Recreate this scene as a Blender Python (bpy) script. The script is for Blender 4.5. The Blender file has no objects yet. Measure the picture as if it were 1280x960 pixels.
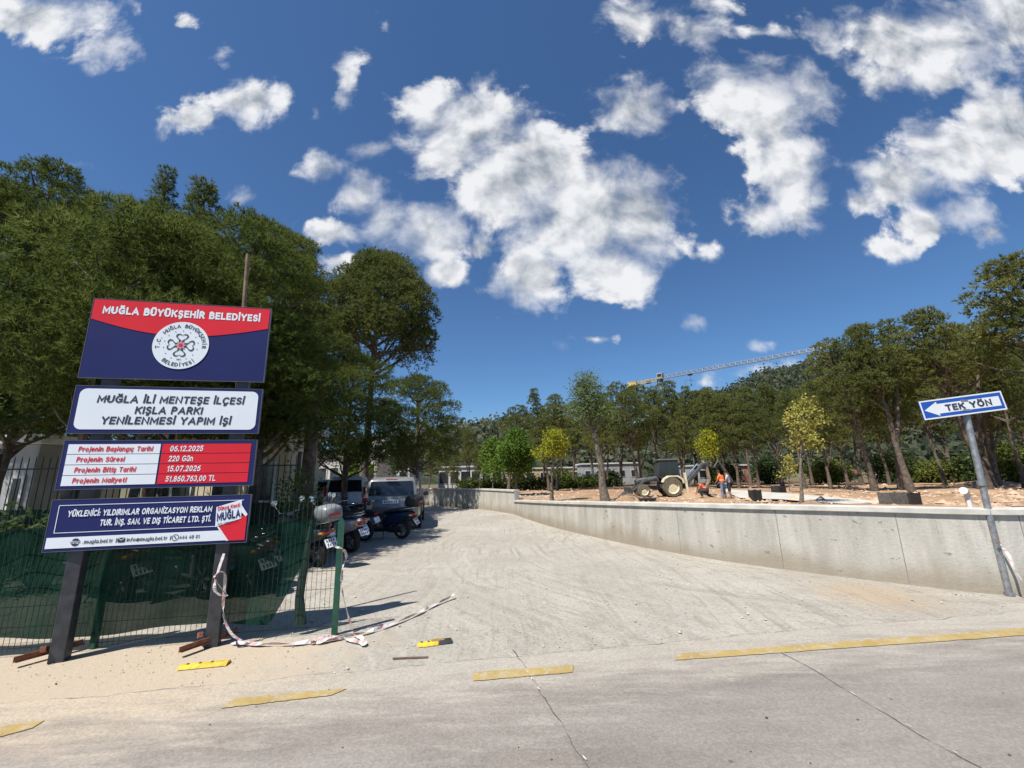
import bpy, math, random
import numpy as np
from mathutils import Vector, Matrix

# ------------------------------------------------------------------ camera, sky, sun, exposure
S = bpy.context.scene
COL = S.collection
EYE = Vector((0, 0, 1.7)); F = 525.0; PITCH = 0.2172; ROLL = 0.0227
_f = Vector((0, math.cos(PITCH), math.sin(PITCH)))
_u = Vector((0, -math.sin(PITCH), math.cos(PITCH)))
_x = Vector((1, 0, 0))
CR = math.cos(ROLL) * _x - math.sin(ROLL) * _u
CU = math.sin(ROLL) * _x + math.cos(ROLL) * _u

def ray(u, v):
    return _f + CR * ((u - 640) / F) + CU * ((480 - v) / F)
def G(u, v, z=0.0):
    d = ray(u, v); k = (z - EYE.z) / d.z
    return EYE + d * k
def D(u, v, y):
    d = ray(u, v)
    return EYE + d * (y / d.y)

cam = bpy.data.cameras.new('camera')
cam.sensor_width = 36; cam.lens = F / 1280 * 36; cam.clip_start = 0.05; cam.clip_end = 9000
camo = bpy.data.objects.new('camera', cam); COL.objects.link(camo)
camo.matrix_world = Matrix(((CR.x, CU.x, -_f.x, EYE.x), (CR.y, CU.y, -_f.y, EYE.y), (CR.z, CU.z, -_f.z, EYE.z), (0, 0, 0, 1)))
S.camera = camo

SUN_TO = Vector((-0.73 * 0.5, -0.68 * 0.5, 0.866)).normalized()
sun = bpy.data.lights.new('sun', 'SUN'); sun.energy = 5.0; sun.angle = math.radians(0.53); sun.color = (1, 0.95, 0.87)
suno = bpy.data.objects.new('sun', sun); COL.objects.link(suno)
suno.rotation_euler = SUN_TO.to_track_quat('Z', 'Y').to_euler()

S.view_settings.view_transform = 'Standard'; S.view_settings.look = 'None'
S.view_settings.gamma = 1; S.view_settings.exposure = 0.6; S.view_settings.use_curve_mapping = False
S.cycles.max_bounces = 6; S.cycles.diffuse_bounces = 3; S.cycles.glossy_bounces = 2
S.cycles.transparent_max_bounces = 12; S.cycles.transmission_bounces = 3
S.cycles.sample_clamp_indirect = 6; S.cycles.caustics_reflective = False; S.cycles.caustics_refractive = False

class NT:
    """small node helper"""
    def __init__(s, tree): s.t = tree
    def n(s, typ, ins=None, **props):
        nd = s.t.nodes.new(typ)
        for k, v in props.items(): setattr(nd, k, v)
        for k, v in (ins or {}).items():
            if isinstance(v, bpy.types.NodeSocket): s.t.links.new(v, nd.inputs[k])
            else: nd.inputs[k].default_value = v
        return nd
    def m(s, op, a, b=None, c=None, clamp=False):
        nd = s.t.nodes.new('ShaderNodeMath'); nd.operation = op; nd.use_clamp = clamp
        for i, v in enumerate((a, b, c)):
            if v is None: continue
            if isinstance(v, bpy.types.NodeSocket): s.t.links.new(v, nd.inputs[i])
            else: nd.inputs[i].default_value = v
        return nd.outputs[0]
    def mix(s, f, a, b, blend='MIX'):
        nd = s.t.nodes.new('ShaderNodeMix'); nd.data_type = 'RGBA'; nd.blend_type = blend
        for i, v in ((0, f), (6, a), (7, b)):
            if isinstance(v, bpy.types.NodeSocket): s.t.links.new(v, nd.inputs[i])
            elif i == 0: nd.inputs[0].default_value = v
            else: nd.inputs[i].default_value = (*v[:3], 1)
        return nd.outputs[2]
    def noise(s, vec, scale, detail=4, rough=.55, dist=0, dim='3D'):
        nd = s.n('ShaderNodeTexNoise', {'Scale': scale, 'Detail': detail, 'Roughness': rough, 'Distortion': dist}, noise_dimensions=dim)
        if vec is not None: s.t.links.new(vec, nd.inputs['Vector'])
        return nd.outputs['Fac']
    def ramp(s, v, lo, hi, smooth=True):
        nd = s.n('ShaderNodeMapRange', {'Value': v, 'From Min': lo, 'From Max': hi})
        nd.interpolation_type = 'SMOOTHSTEP' if smooth else 'LINEAR'
        return nd.outputs[0]

world = bpy.data.worlds.new('World'); S.world = world; world.use_nodes = True
wt = world.node_tree; wt.nodes.clear(); W = NT(wt)
SKY_S = 0.10
EXPO = 2 ** 0.6
sky = W.n('ShaderNodeTexSky', sky_type='NISHITA', sun_disc=False)
sky.sun_elevation = math.asin(SUN_TO.z); sky.sun_rotation = math.atan2(SUN_TO.x, SUN_TO.y)
sky.altitude = 600; sky.air_density = 1.0; sky.dust_density = 0.6; sky.ozone_density = 2.2
tc = W.n('ShaderNodeTexCoord')
sep = W.n('ShaderNodeSeparateXYZ', {0: tc.outputs['Generated']})
yy = W.m('MAXIMUM', sep.outputs[1], 0.02)
cu = W.m('DIVIDE', sep.outputs[0], yy); cv = W.m('DIVIDE', sep.outputs[2], yy)
cuv = W.n('ShaderNodeCombineXYZ', {0: cu, 1: cv}).outputs[0]
def suv(u, v):
    d = ray(u, v); return d.x / d.y, d.z / d.y
CLOUDS = [
 (585,165,95,72),(650,215,110,90),(725,262,118,88),(795,270,70,85),(660,345,58,52),(535,128,50,34),(765,335,70,46),
 (540,290,60,52),(450,240,42,40),(405,212,38,22),(418,292,50,22),(425,325,55,16),(553,340,40,28),(480,275,38,40),(600,310,30,25),
 (65,20,100,40),(135,58,46,30),(240,150,48,24),(310,128,60,30),
 (435,95,20,44),(275,68,14,17),(228,30,20,12),(482,30,12,16),(395,140,12,14),(463,190,30,16),
 (795,25,42,40),(872,40,42,28),(795,135,58,42),(885,5,50,12),
 (915,115,58,54),(958,132,70,76),(985,208,62,80),(955,272,40,36),(1012,112,45,48),(1030,38,34,30),(960,42,46,10),(1000,265,26,30),
 (1118,50,72,54),(1195,45,95,58),(1262,25,66,60),(1105,98,44,28),(1175,96,64,26),(1078,252,50,24),(1128,224,70,42),(1190,190,85,54),(1255,155,70,70),(1235,208,60,32),
 (1150,282,50,30),(1200,268,50,26),(1240,292,50,18),(1115,312,36,16),
 (745,424,36,12),(862,404,22,13),(945,432,26,10),(885,312,13,12),(945,460,36,11),(880,478,26,12),(1000,463,50,12),(575,531,32,11),(88,207,30,9),(310,245,18,12)]
mm = None
for (cx, cy, rx, ry) in CLOUDS:
    a = suv(cx, cy); b = suv(cx + rx, cy); c = suv(cx - rx, cy); d = suv(cx, cy + ry); e = suv(cx, cy - ry)
    ru = (b[0] - c[0]) / 2; rv = (e[1] - d[1]) / 2
    q = W.n('ShaderNodeVectorMath', {0: cuv, 1: (1 / ru, 1 / rv, 0), 2: (-a[0] / ru, -a[1] / rv, 0)}, operation='MULTIPLY_ADD')
    l = W.n('ShaderNodeVectorMath', {0: q.outputs[0]}, operation='LENGTH').outputs['Value']
    hgt = min(1.2, .30 + min(rx, ry * 1.5) / 80)      # small clouds are thin
    l = W.m('MULTIPLY_ADD', l, hgt, 1 - hgt)
    mm = l if mm is None else W.m('SMOOTH_MIN', mm, l, 0.14)
body = W.m('SUBTRACT', 1.0, mm)
wv = W.n('ShaderNodeTexNoise', {'Vector': cuv, 'Scale': 3.0, 'Detail': 2}).outputs['Color']
cw = W.n('ShaderNodeVectorMath', {0: wv, 1: (.10, .10, 0), 2: cuv}, operation='MULTIPLY_ADD').outputs[0]
n1 = W.noise(cw, 9.0, 10, .58, .1)
off = W.n('ShaderNodeVectorMath', {0: cw, 1: (-0.024, 0.036, 0)}, operation='ADD').outputs[0]
n2 = W.noise(off, 9.0, 5, .55, .1); n1b = W.noise(cw, 9.0, 5, .55, .1)
n3 = W.noise(cw, 3.0, 6, .55)
tden = W.m('ADD', body, W.m('MULTIPLY', W.m('SUBTRACT', n1, .525), W.m('SUBTRACT', 2.8, W.m('MULTIPLY', W.ramp(body, .0, .7), 1.4))))
soft = W.m('ADD', .30, W.m('MULTIPLY', W.ramp(W.noise(cuv, 4.0, 2, .5), .35, .65), 1.0))
dens = W.n('ShaderNodeMapRange', {'Value': tden, 'From Min': -0.10, 'From Max': soft}, interpolation_type='SMOOTHSTEP').outputs[0]
dens = W.m('MULTIPLY', dens, W.ramp(body, -0.50, 0.05))
dens = W.m('MULTIPLY', dens, W.m('GREATER_THAN', sep.outputs[1], 0.02))
thick = W.m('MULTIPLY', W.ramp(body, .05, .9), W.ramp(n3, .34, .66, False))
lit = W.m('MULTIPLY', W.m('SUBTRACT', n1b, n2), 2.3)
shade = W.m('ADD', W.m('SUBTRACT', 1.0, W.m('MULTIPLY', thick, .78)), lit)
shade = W.m('MINIMUM', W.m('MAXIMUM', shade, .1), 1.0)
kk = SKY_S * EXPO
ccol = W.mix(shade, (0.26 / kk, 0.31 / kk, 0.38 / kk), (0.90 / kk, 0.91 / kk, 0.93 / kk))
skc = W.mix(1.0, sky.outputs[0], (0.45, 0.635, 0.80), 'MULTIPLY')
fin = W.mix(W.m('MULTIPLY', dens, .97), skc, ccol)
bg = W.n('ShaderNodeBackground', {'Color': fin, 'Strength': SKY_S})
wo = W.n('ShaderNodeOutputWorld', {'Surface': bg.outputs[0]})
world.cycles.sampling_method = 'MANUAL'; world.cycles.sample_map_resolution = 512

# ------------------------------------------------------------------ helpers
def tag(o, label=None, cat=None, group=None, kind=None):
    if label: o['label'] = label
    if cat: o['category'] = cat
    if group: o['group'] = group
    if kind: o['kind'] = kind
    return o
def empty(name, loc=(0, 0, 0), rz=0.0):
    o = bpy.data.objects.new(name, None); COL.objects.link(o)
    o.location = loc; o.rotation_euler = (0, 0, rz); o.empty_display_size = .3
    return o
def copy_tree(o, parent=None):
    c = o.copy(); COL.objects.link(c); c.parent = parent
    for ch in o.children: copy_tree(ch, c)
    return c

MATS = {}
def M(name, col, rough=.6, metal=0.0, var=.15, scale=6.0, bump=0.0, spec=.5, col2=None, detail=4, emit=None, coord='Object'):
    if name in MATS: return MATS[name]
    m = bpy.data.materials.new(name); m.use_nodes = True; t = NT(m.node_tree)
    p = m.node_tree.nodes['Principled BSDF']
    tcn = t.n('ShaderNodeTexCoord').outputs['Object'] if coord == 'Object' else t.n('ShaderNodeNewGeometry').outputs['Position']
    nz = t.noise(tcn, scale, detail, .6)
    c2 = col2 or tuple(min(1, c * (1 + var)) for c in col)
    c1 = tuple(c * (1 - var) for c in col) if col2 is None else col
    m.node_tree.links.new(t.mix(t.ramp(nz, .3, .7), c1, c2), p.inputs['Base Color'])
    m.node_tree.links.new(t.m('ADD', t.m('MULTIPLY', t.m('SUBTRACT', nz, .5), .25), rough, clamp=True), p.inputs['Roughness'])
    p.inputs['Metallic'].default_value = metal; p.inputs['Specular IOR Level'].default_value = spec
    if bump:
        b = t.n('ShaderNodeBump', {'Strength': bump, 'Distance': .02, 'Height': t.noise(tcn, scale * 3, 5, .6)})
        m.node_tree.links.new(b.outputs[0], p.inputs['Normal'])
    MATS[name] = m; m.diffuse_color = (*col, 1)
    return m

class MB:
    def __init__(s): s.v = []; s.f = []; s.m = []; s.mi = 0; s.T = Matrix()
    def add(s, vs, fs):
        b = len(s.v); s.v += [tuple(s.T @ Vector(p)) for p in vs]
        s.f += [tuple(b + i for i in f) for f in fs]; s.m += [s.mi] * len(fs); return s
    def box(s, c, sz, rz=0.0, ry=0.0, rx=0.0):
        R = Matrix.Rotation(rz, 3, 'Z') @ Matrix.Rotation(ry, 3, 'Y') @ Matrix.Rotation(rx, 3, 'X'); c = Vector(c)
        vs = [c + R @ Vector((x * sz[0] / 2, y * sz[1] / 2, z * sz[2] / 2)) for z in (-1, 1) for y in (-1, 1) for x in (-1, 1)]
        return s.add(vs, [(0, 2, 3, 1), (4, 5, 7, 6), (0, 1, 5, 4), (2, 6, 7, 3), (0, 4, 6, 2), (1, 3, 7, 5)])
    def tube(s, pts, r, n=8, caps=True, flat=1.0):
        pts = [Vector(p) for p in pts]; k = len(pts)
        rs = r if isinstance(r, (list, tuple)) else [r] * k
        up = None; vs = []
        for i, p in enumerate(pts):
            t = (pts[min(i + 1, k - 1)] - pts[max(i - 1, 0)])
            t = t.normalized() if t.length > 1e-9 else Vector((0, 0, 1))
            if up is None:
                up = Vector((0, 0, 1)) if abs(t.z) < .9 else Vector((0, 1, 0))
            up = (up - t * up.dot(t)).normalized(); sd = t.cross(up)
            for j in range(n):
                a = 2 * math.pi * j / n + math.pi / n
                vs.append(p + (sd * math.cos(a) + up * math.sin(a) * flat) * rs[i])
        fs = [(i * n + j, i * n + (j + 1) % n, (i + 1) * n + (j + 1) % n, (i + 1) * n + j) for i in range(k - 1) for j in range(n)]
        if caps: fs += [tuple(range(n - 1, -1, -1)), tuple((k - 1) * n + j for j in range(n))]
        return s.add(vs, fs)
    def lathe(s, prof, org=(0, 0, 0), axis='Z', n=16, closed=False):
        """prof: (r, h) list revolved round axis"""
        vs = []; org = Vector(org)
        for (r, h) in prof:
            for j in range(n):
                a = 2 * math.pi * j / n; c, q = r * math.cos(a), r * math.sin(a)
                vs.append(org + Vector({'Z': (c, q, h), 'Y': (c, h, q), 'X': (h, c, q)}[axis]))
        k = len(prof); rng_ = range(k if closed else k - 1)
        fs = [(i * n + j, i * n + (j + 1) % n, ((i + 1) % k) * n + (j + 1) % n, ((i + 1) % k) * n + j) for i in rng_ for j in range(n)]
        if not closed: fs += [tuple(range(n - 1, -1, -1)), tuple((k - 1) * n + j for j in range(n))]
        return s.add(vs, fs)
    def prism(s, poly, axis, a, b):
        """poly 2D extruded along axis from a to b; 'Y': poly is (x,z); 'Z': (x,y); 'X': (y,z)"""
        def pt(p, h): return {'Y': (p[0], h, p[1]), 'Z': (p[0], p[1], h), 'X': (h, p[0], p[1])}[axis]
        n = len(poly); vs = [pt(p, a) for p in poly] + [pt(p, b) for p in poly]
        fs = [(i, (i + 1) % n, n + (i + 1) % n, n + i) for i in range(n)] + [tuple(range(n - 1, -1, -1)), tuple(range(n, 2 * n))]
        return s.add(vs, fs)
    def loft(s, secs, n=12, e=2.5, caps=True):
        """secs: (x, y, halfwidth, zlo, zhi)"""
        vs = []
        for (x, y, hw, z0, z1) in secs:
            cz, hz = (z0 + z1) / 2, (z1 - z0) / 2
            for j in range(n):
                a = 2 * math.pi * (j + .5) / n; c, q = math.cos(a), math.sin(a)
                vs.append((x, y + hw * math.copysign(abs(c) ** (2 / e), c), cz + hz * math.copysign(abs(q) ** (2 / e), q)))
        k = len(secs)
        fs = [(i * n + j, i * n + (j + 1) % n, (i + 1) * n + (j + 1) % n, (i + 1) * n + j) for i in range(k - 1) for j in range(n)]
        if caps: fs += [tuple(range(n - 1, -1, -1)), tuple((k - 1) * n + j for j in range(n))]
        return s.add(vs, fs)
    def poly(s, pts): return s.add(pts, [tuple(range(len(pts)))])
    def build(s, name, mats, parent=None, smooth=None, bevel=0.0, sub=0, loc=None, fixn=True):
        me = bpy.data.meshes.new(name); me.from_pydata(s.v, [], s.f)
        if not isinstance(mats, (list, tuple)): mats = [mats]
        for m in mats: me.materials.append(m)
        me.polygons.foreach_set('material_index', s.m)
        if fixn:
            import bmesh
            bm = bmesh.new(); bm.from_mesh(me); bmesh.ops.recalc_face_normals(bm, faces=bm.faces); bm.to_mesh(me); bm.free()
        me.update()
        if smooth is not None:
            me.shade_smooth(); me.set_sharp_from_angle(angle=math.radians(smooth))
        o = bpy.data.objects.new(name, me); COL.objects.link(o)
        if parent: o.parent = parent
        if loc: o.location = loc
        if bevel:
            b = o.modifiers.new('bevel', 'BEVEL'); b.width = bevel; b.segments = 2; b.limit_method = 'ANGLE'; b.angle_limit = math.radians(35); b.harden_normals = False
        if sub:
            q = o.modifiers.new('sub', 'SUBSURF'); q.levels = sub; q.render_levels = sub
        return o

def np_mesh(name, V, faces_n, mats, midx=None, tint=None):
    """V: (nf*k,3) vertices, each face uses k consecutive ones"""
    k = faces_n; nf = len(V) // k
    me = bpy.data.meshes.new(name)
    me.vertices.add(len(V)); me.vertices.foreach_set('co', np.asarray(V, dtype=np.float32).ravel())
    me.loops.add(nf * k); me.loops.foreach_set('vertex_index', np.arange(nf * k, dtype=np.int32))
    me.polygons.add(nf); me.polygons.foreach_set('loop_start', np.arange(0, nf * k, k, dtype=np.int32))
    me.polygons.foreach_set('loop_total', np.full(nf, k, dtype=np.int32))
    for m in (mats if isinstance(mats, (list, tuple)) else [mats]): me.materials.append(m)
    if midx is not None: me.polygons.foreach_set('material_index', np.asarray(midx, dtype=np.int32))
    if tint is not None:
        at = me.attributes.new('tint', 'FLOAT', 'FACE'); at.data.foreach_set('value', np.asarray(tint, dtype=np.float32))
    me.update(calc_edges=True); me.validate()
    return me
def link(name, me, parent=None, loc=None):
    o = bpy.data.objects.new(name, me); COL.objects.link(o)
    if parent: o.parent = parent
    if loc: o.location = loc
    return o

# lettering: a plain stroke alphabet, thickened into flat ribbons and set on a surface
def _E(cx, cy, rx, ry, a0, a1, n=9):
    return [(cx + rx * math.cos(math.radians(a0 + (a1 - a0) * i / n)), cy + ry * math.sin(math.radians(a0 + (a1 - a0) * i / n))) for i in range(n + 1)]
_dot = lambda x, y: [(x, y - .012), (x, y + .012)]
X = .73
GL = {
 'A': (.70, [[(0, 0), (.5, 1), (1, 0)], [(.2, .31), (.8, .31)]]), 'B': (.52, [[(0, 0), (0, 1)], [(0, 1), (.6, 1)] + _E(.6, .765, .33, .235, 90, -90) + [(0, .53)], [(0, .53)] + _E(.65, .265, .38, .265, 90, -90) + [(0, 0)]]),
 'C': (.60, [_E(.56, .5, .56, .5, 48, 312, 16)]), 'D': (.60, [[(0, 0), (0, 1)] + _E(.4, .5, .6, .5, 90, -90, 12) + [(0, 0)]]), 'E': (.44, [[(1, 1), (0, 1), (0, 0), (1, 0)], [(0, .52), (.9, .52)]]),
 'F': (.44, [[(1, 1), (0, 1), (0, 0)], [(0, .5), (.9, .5)]]), 'G': (.64, [_E(.54, .5, .54, .5, 48, 318, 16) + [(1, .12), (1, .46), (.6, .46)]]), 'H': (.58, [[(0, 0), (0, 1)], [(1, 0), (1, 1)], [(0, .52), (1, .52)]]),
 'I': (.0, [[(0, 0), (0, 1)]]), 'J': (.35, [[(1, 1), (1, .3)] + _E(.5, .28, .5, .28, 0, -150)]), 'K': (.56, [[(0, 0), (0, 1)], [(1, 1), (.05, .45)], [(.35, .62), (1, 0)]]), 'L': (.42, [[(0, 1), (0, 0), (1, 0)]]),
 'M': (.74, [[(0, 0), (0, 1), (.5, .25), (1, 1), (1, 0)]]), 'N': (.60, [[(0, 0), (0, 1), (1, 0), (1, 1)]]), 'O': (.68, [_E(.5, .5, .5, .5, 90, 450, 20)]), 'P': (.50, [[(0, 0), (0, 1)], [(0, 1), (.55, 1)] + _E(.55, .73, .42, .27, 90, -90) + [(0, .46)]]),
 'R': (.54, [[(0, 0), (0, 1)], [(0, 1), (.55, 1)] + _E(.55, .74, .40, .26, 90, -90) + [(0, .48)], [(.45, .48), (1, 0)]]), 'S': (.48, [_E(.5, .755, .46, .245, 35, 262, 10) + _E(.5, .26, .5, .26, 84, -148, 10)]), 'T': (.54, [[(0, 1), (1, 1)], [(.5, 1), (.5, 0)]]),
 'U': (.58, [[(0, 1), (0, .34)] + _E(.5, .34, .5, .34, 180, 360, 10) + [(1, 1)]]), 'V': (.64, [[(0, 1), (.5, 0), (1, 1)]]), 'Y': (.60, [[(0, 1), (.5, .45), (1, 1)], [(.5, .45), (.5, 0)]]), 'Z': (.52, [[(0, 1), (1, 1), (0, 0), (1, 0)]]),
 '0': (.46, [_E(.5, .5, .5, .5, 90, 450, 18)]), '1': (.26, [[(.0, .78), (.75, 1), (.75, 0)]]), '2': (.45, [_E(.5, .72, .48, .28, 160, -25, 9) + [(0, 0), (1, 0)]]), '3': (.44, [_E(.45, .76, .46, .24, 150, -80, 9) + [(.4, .52)] + _E(.45, .26, .53, .26, 80, -150, 9)]),
 '4': (.50, [[(.75, 0), (.75, 1), (0, .3), (1, .3)]]), '5': (.44, [[(.95, 1), (.12, 1), (.06, .55)] + _E(.45, .32, .53, .32, 125, -150, 11)]), '6': (.47, [[(.85, 1)] + _E(.5, .42, .5, .5, 120, 180, 4) + _E(.5, .31, .5, .31, 180, 540, 14)]), '7': (.46, [[(0, 1), (1, 1), (.3, 0)]]),
 '8': (.46, [_E(.5, .76, .43, .24, 90, 450, 14), _E(.5, .26, .5, .26, 90, 450, 14)]), '9': (.46, [_E(.5, .69, .5, .31, 0, 360, 14) + [(1, .5), (.3, 0)]]),
 '.': (.02, [_dot(.5, .02)]), ',': (.04, [[(.6, .03), (.2, -.14)]]), ':': (.02, [_dot(.5, .06), _dot(.5, .58)]), '|': (.0, [[(0, -.15), (0, 1.1)]]), ' ': (.16, []),
 'a': (.42, [_E(.5, .35 * 1.04, .5, .365, 60, 300, 12), [(1, X), (1, 0)]]), 'b': (.44, [[(0, 1.05), (0, 0)], _E(.45, .365, .55, .365, 120, -120, 12)]), 'c': (.40, [_E(.55, .365, .55, .365, 50, 310, 12)]), 'd': (.44, [[(1, 1.05), (1, 0)], _E(.55, .365, .55, .365, 60, 300, 12)]),
 'e': (.44, [[(.02, .38), (1, .38)] + _E(.5, .365, .5, .365, 5, 310, 13)]), 'f': (.26, [[(1, 1.04), (.6, 1.02), (.4, .85), (.4, 0)], [(0, X), (1, X)]]), 'g': (.44, [_E(.5, .365, .5, .365, 60, 300, 12), [(1, X), (1, -.1)] + _E(.5, -.08, .5, .2, 0, -140, 6)]), 'h': (.42, [[(0, 1.05), (0, 0)], _E(.5, .40, .5, .33, 165, 0, 8) + [(1, 0)]]),
 'ı': (.0, [[(0, 0), (0, X)]]), 'i': (.0, [[(0, 0), (0, X)], _dot(0, 1.0)]), 'j': (.12, [[(1, X), (1, -.12), (.0, -.28)], _dot(1, 1.0)]), 'k': (.42, [[(0, 0), (0, 1.05)], [(1, X), (.05, .3)], [(.35, .48), (1, 0)]]), 'l': (.0, [[(0, 0), (0, 1.05)]]),
 'm': (.70, [[(0, 0), (0, X)], _E(.25, .42, .25, .31, 165, 0, 7) + [(.5, 0)], _E(.75, .42, .25, .31, 165, 0, 7) + [(1, 0)]]), 'n': (.42, [[(0, 0), (0, X)], _E(.5, .40, .5, .33, 165, 0, 8) + [(1, 0)]]), 'o': (.46, [_E(.5, .365, .5, .365, 90, 450, 16)]), 'p': (.44, [[(0, X), (0, -.28)], _E(.45, .365, .55, .365, 120, -120, 12)]),
 'r': (.24, [[(0, 0), (0, X)], _E(.85, .30, .85, .43, 160, 85, 5)]), 's': (.36, [_E(.5, .555, .46, .175, 35, 262, 8) + _E(.5, .19, .5, .19, 84, -148, 8)]), 't': (.28, [[(.4, .98), (.4, .15), (.65, 0), (1, .02)], [(0, X), (1, X)]]), 'u': (.42, [[(0, X), (0, .3)] + _E(.5, .32, .5, .32, 180, 350, 8), [(1, X), (1, 0)]]),
 'w': (.66, [[(0, X), (.25, 0), (.5, X), (.75, 0), (1, X)]]), 'y': (.44, [[(0, X), (.5, .05)], [(1, X), (.35, -.28), (.05, -.28)]]), 'z': (.38, [[(0, X), (1, X), (0, 0), (1, 0)]]), '@': (.72, [_E(.45, .35, .2, .2, 0, 360, 10), [(.66, .55), (.68, .2), (.85, .15)] + _E(.5, .36, .5, .45, -10, 310, 14)]),
}
_ced = [(.5, 0), (.5, -.12), (.68, -.18), (.56, -.28), (.34, -.28)]
for k_, b_ in (('Ş', 'S'), ('Ç', 'C'), ('ş', 's'), ('ç', 'c')): GL[k_] = (GL[b_][0], GL[b_][1] + [_ced])
GL['Ğ'] = (GL['G'][0], GL['G'][1] + [_E(.5, 1.32, .26, .12, 195, 345, 6)]); GL['İ'] = (.0, [[(0, 0), (0, 1)], _dot(0, 1.27)])
for k_, b_, y_ in (('Ü', 'U', 1.24), ('Ö', 'O', 1.24), ('ü', 'u', .98), ('ö', 'o', .98)): GL[k_] = (GL[b_][0], GL[b_][1] + [_dot(.25, y_), _dot(.75, y_)])
def put_text(mb, body, x, z, cap, width=None, align='C', bold=0.02, shear=0.0, y=0.0, rot=0.0):
    """flat lettering in the XZ plane facing -Y; (x, z) is the middle of the cap height"""
    w = .125 + bold * 2.6; pen = 0.0; strokes = []
    for ch in body:
        W_, st = GL[ch]
        for s_ in st: strokes.append([(pen + w / 2 + px * W_, w / 2 + pz * (1 - w)) for px, pz in s_])
        pen += W_ + w + .115
    pen -= .115; sx = width / pen if width else cap; ox = {'C': -.5, 'L': 0, 'R': -1}[align] * pen * sx
    c, s_ = math.cos(rot), math.sin(rot)
    for k, st in enumerate(strokes):
        n = len(st); L, R = [], []; closed = n > 4 and abs(st[0][0] - st[-1][0]) + abs(st[0][1] - st[-1][1]) < 1e-4
        for i in range(n):
            p = Vector(st[i]); a = Vector(st[i - 1]) if i else (Vector(st[-2]) if closed else None); d = Vector(st[i + 1]) if i < n - 1 else (Vector(st[1]) if closed else None)
            t0 = (p - a).normalized() if a is not None else None; t1 = (d - p).normalized() if d is not None else None
            t0 = t0 or t1; t1 = t1 or t0; m = (t0 + t1); m = m.normalized() if m.length > .2 else t1; nn = Vector((-m.y, m.x)); f = 1 / max(.55, nn.dot(Vector((-t1.y, t1.x))))
            e = Vector((0, 0))
            if n > 1 and not closed and i in (0, n - 1) and n > 2 and False: e = m * 0
            L.append(p + nn * w / 2 * f); R.append(p - nn * w / 2 * f)
        if n == 2 and abs(st[0][1] - st[1][1]) < .04 and abs(st[0][0] - st[1][0]) < .04:  # dots
            q = w * .58; cx, cz = (st[0][0] + st[1][0]) / 2, (st[0][1] + st[1][1]) / 2; L, R = [Vector((cx - q, cz - q)), Vector((cx - q, cz + q))], [Vector((cx + q, cz - q)), Vector((cx + q, cz + q))]
        elif not closed:
            t = (Vector(st[1]) - Vector(st[0])).normalized() * w * .5; L[0] -= t; R[0] -= t; t = (Vector(st[-1]) - Vector(st[-2])).normalized() * w * .5; L[-1] += t; R[-1] += t
        out = []
        for v in L + R:
            px = (v.x + shear * (v.y - .5)) * sx + ox; pz = (v.y - .5) * cap
            out.append((x + px * c - pz * s_, y - .00012 * (k % 5), z + px * s_ + pz * c))
        mb.add(out, [(i, i + 1, n + i + 1, n + i) for i in range(n - 1)])
# ------------------------------------------------------------------ the setting: ground, road, driveway, soil, hills
def ground_mat(name, fn, gain=1.0):
    m = bpy.data.materials.new(name); m.use_nodes = True; t = NT(m.node_tree)
    p = m.node_tree.nodes['Principled BSDF']
    pos = t.n('ShaderNodeNewGeometry').outputs['Position']
    col, bumpv, bs = fn(t, pos)
    if gain != 1: col = t.mix(1.0, col, (gain, gain, gain), 'MULTIPLY')
    m.node_tree.links.new(col, p.inputs['Base Color']); p.inputs['Roughness'].default_value = .92; p.inputs['Specular IOR Level'].default_value = .25
    if bumpv is not None:
        b = t.n('ShaderNodeBump', {'Strength': bs, 'Distance': .03, 'Height': bumpv}); m.node_tree.links.new(b.outputs[0], p.inputs['Normal'])
    return m
def scaled(t, pos, sc, rz=0.0, loc=(0, 0, 0)):
    return t.n('ShaderNodeMapping', {'Vector': pos, 'Scale': sc, 'Rotation': (0, 0, rz), 'Location': loc}).outputs[0]
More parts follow.
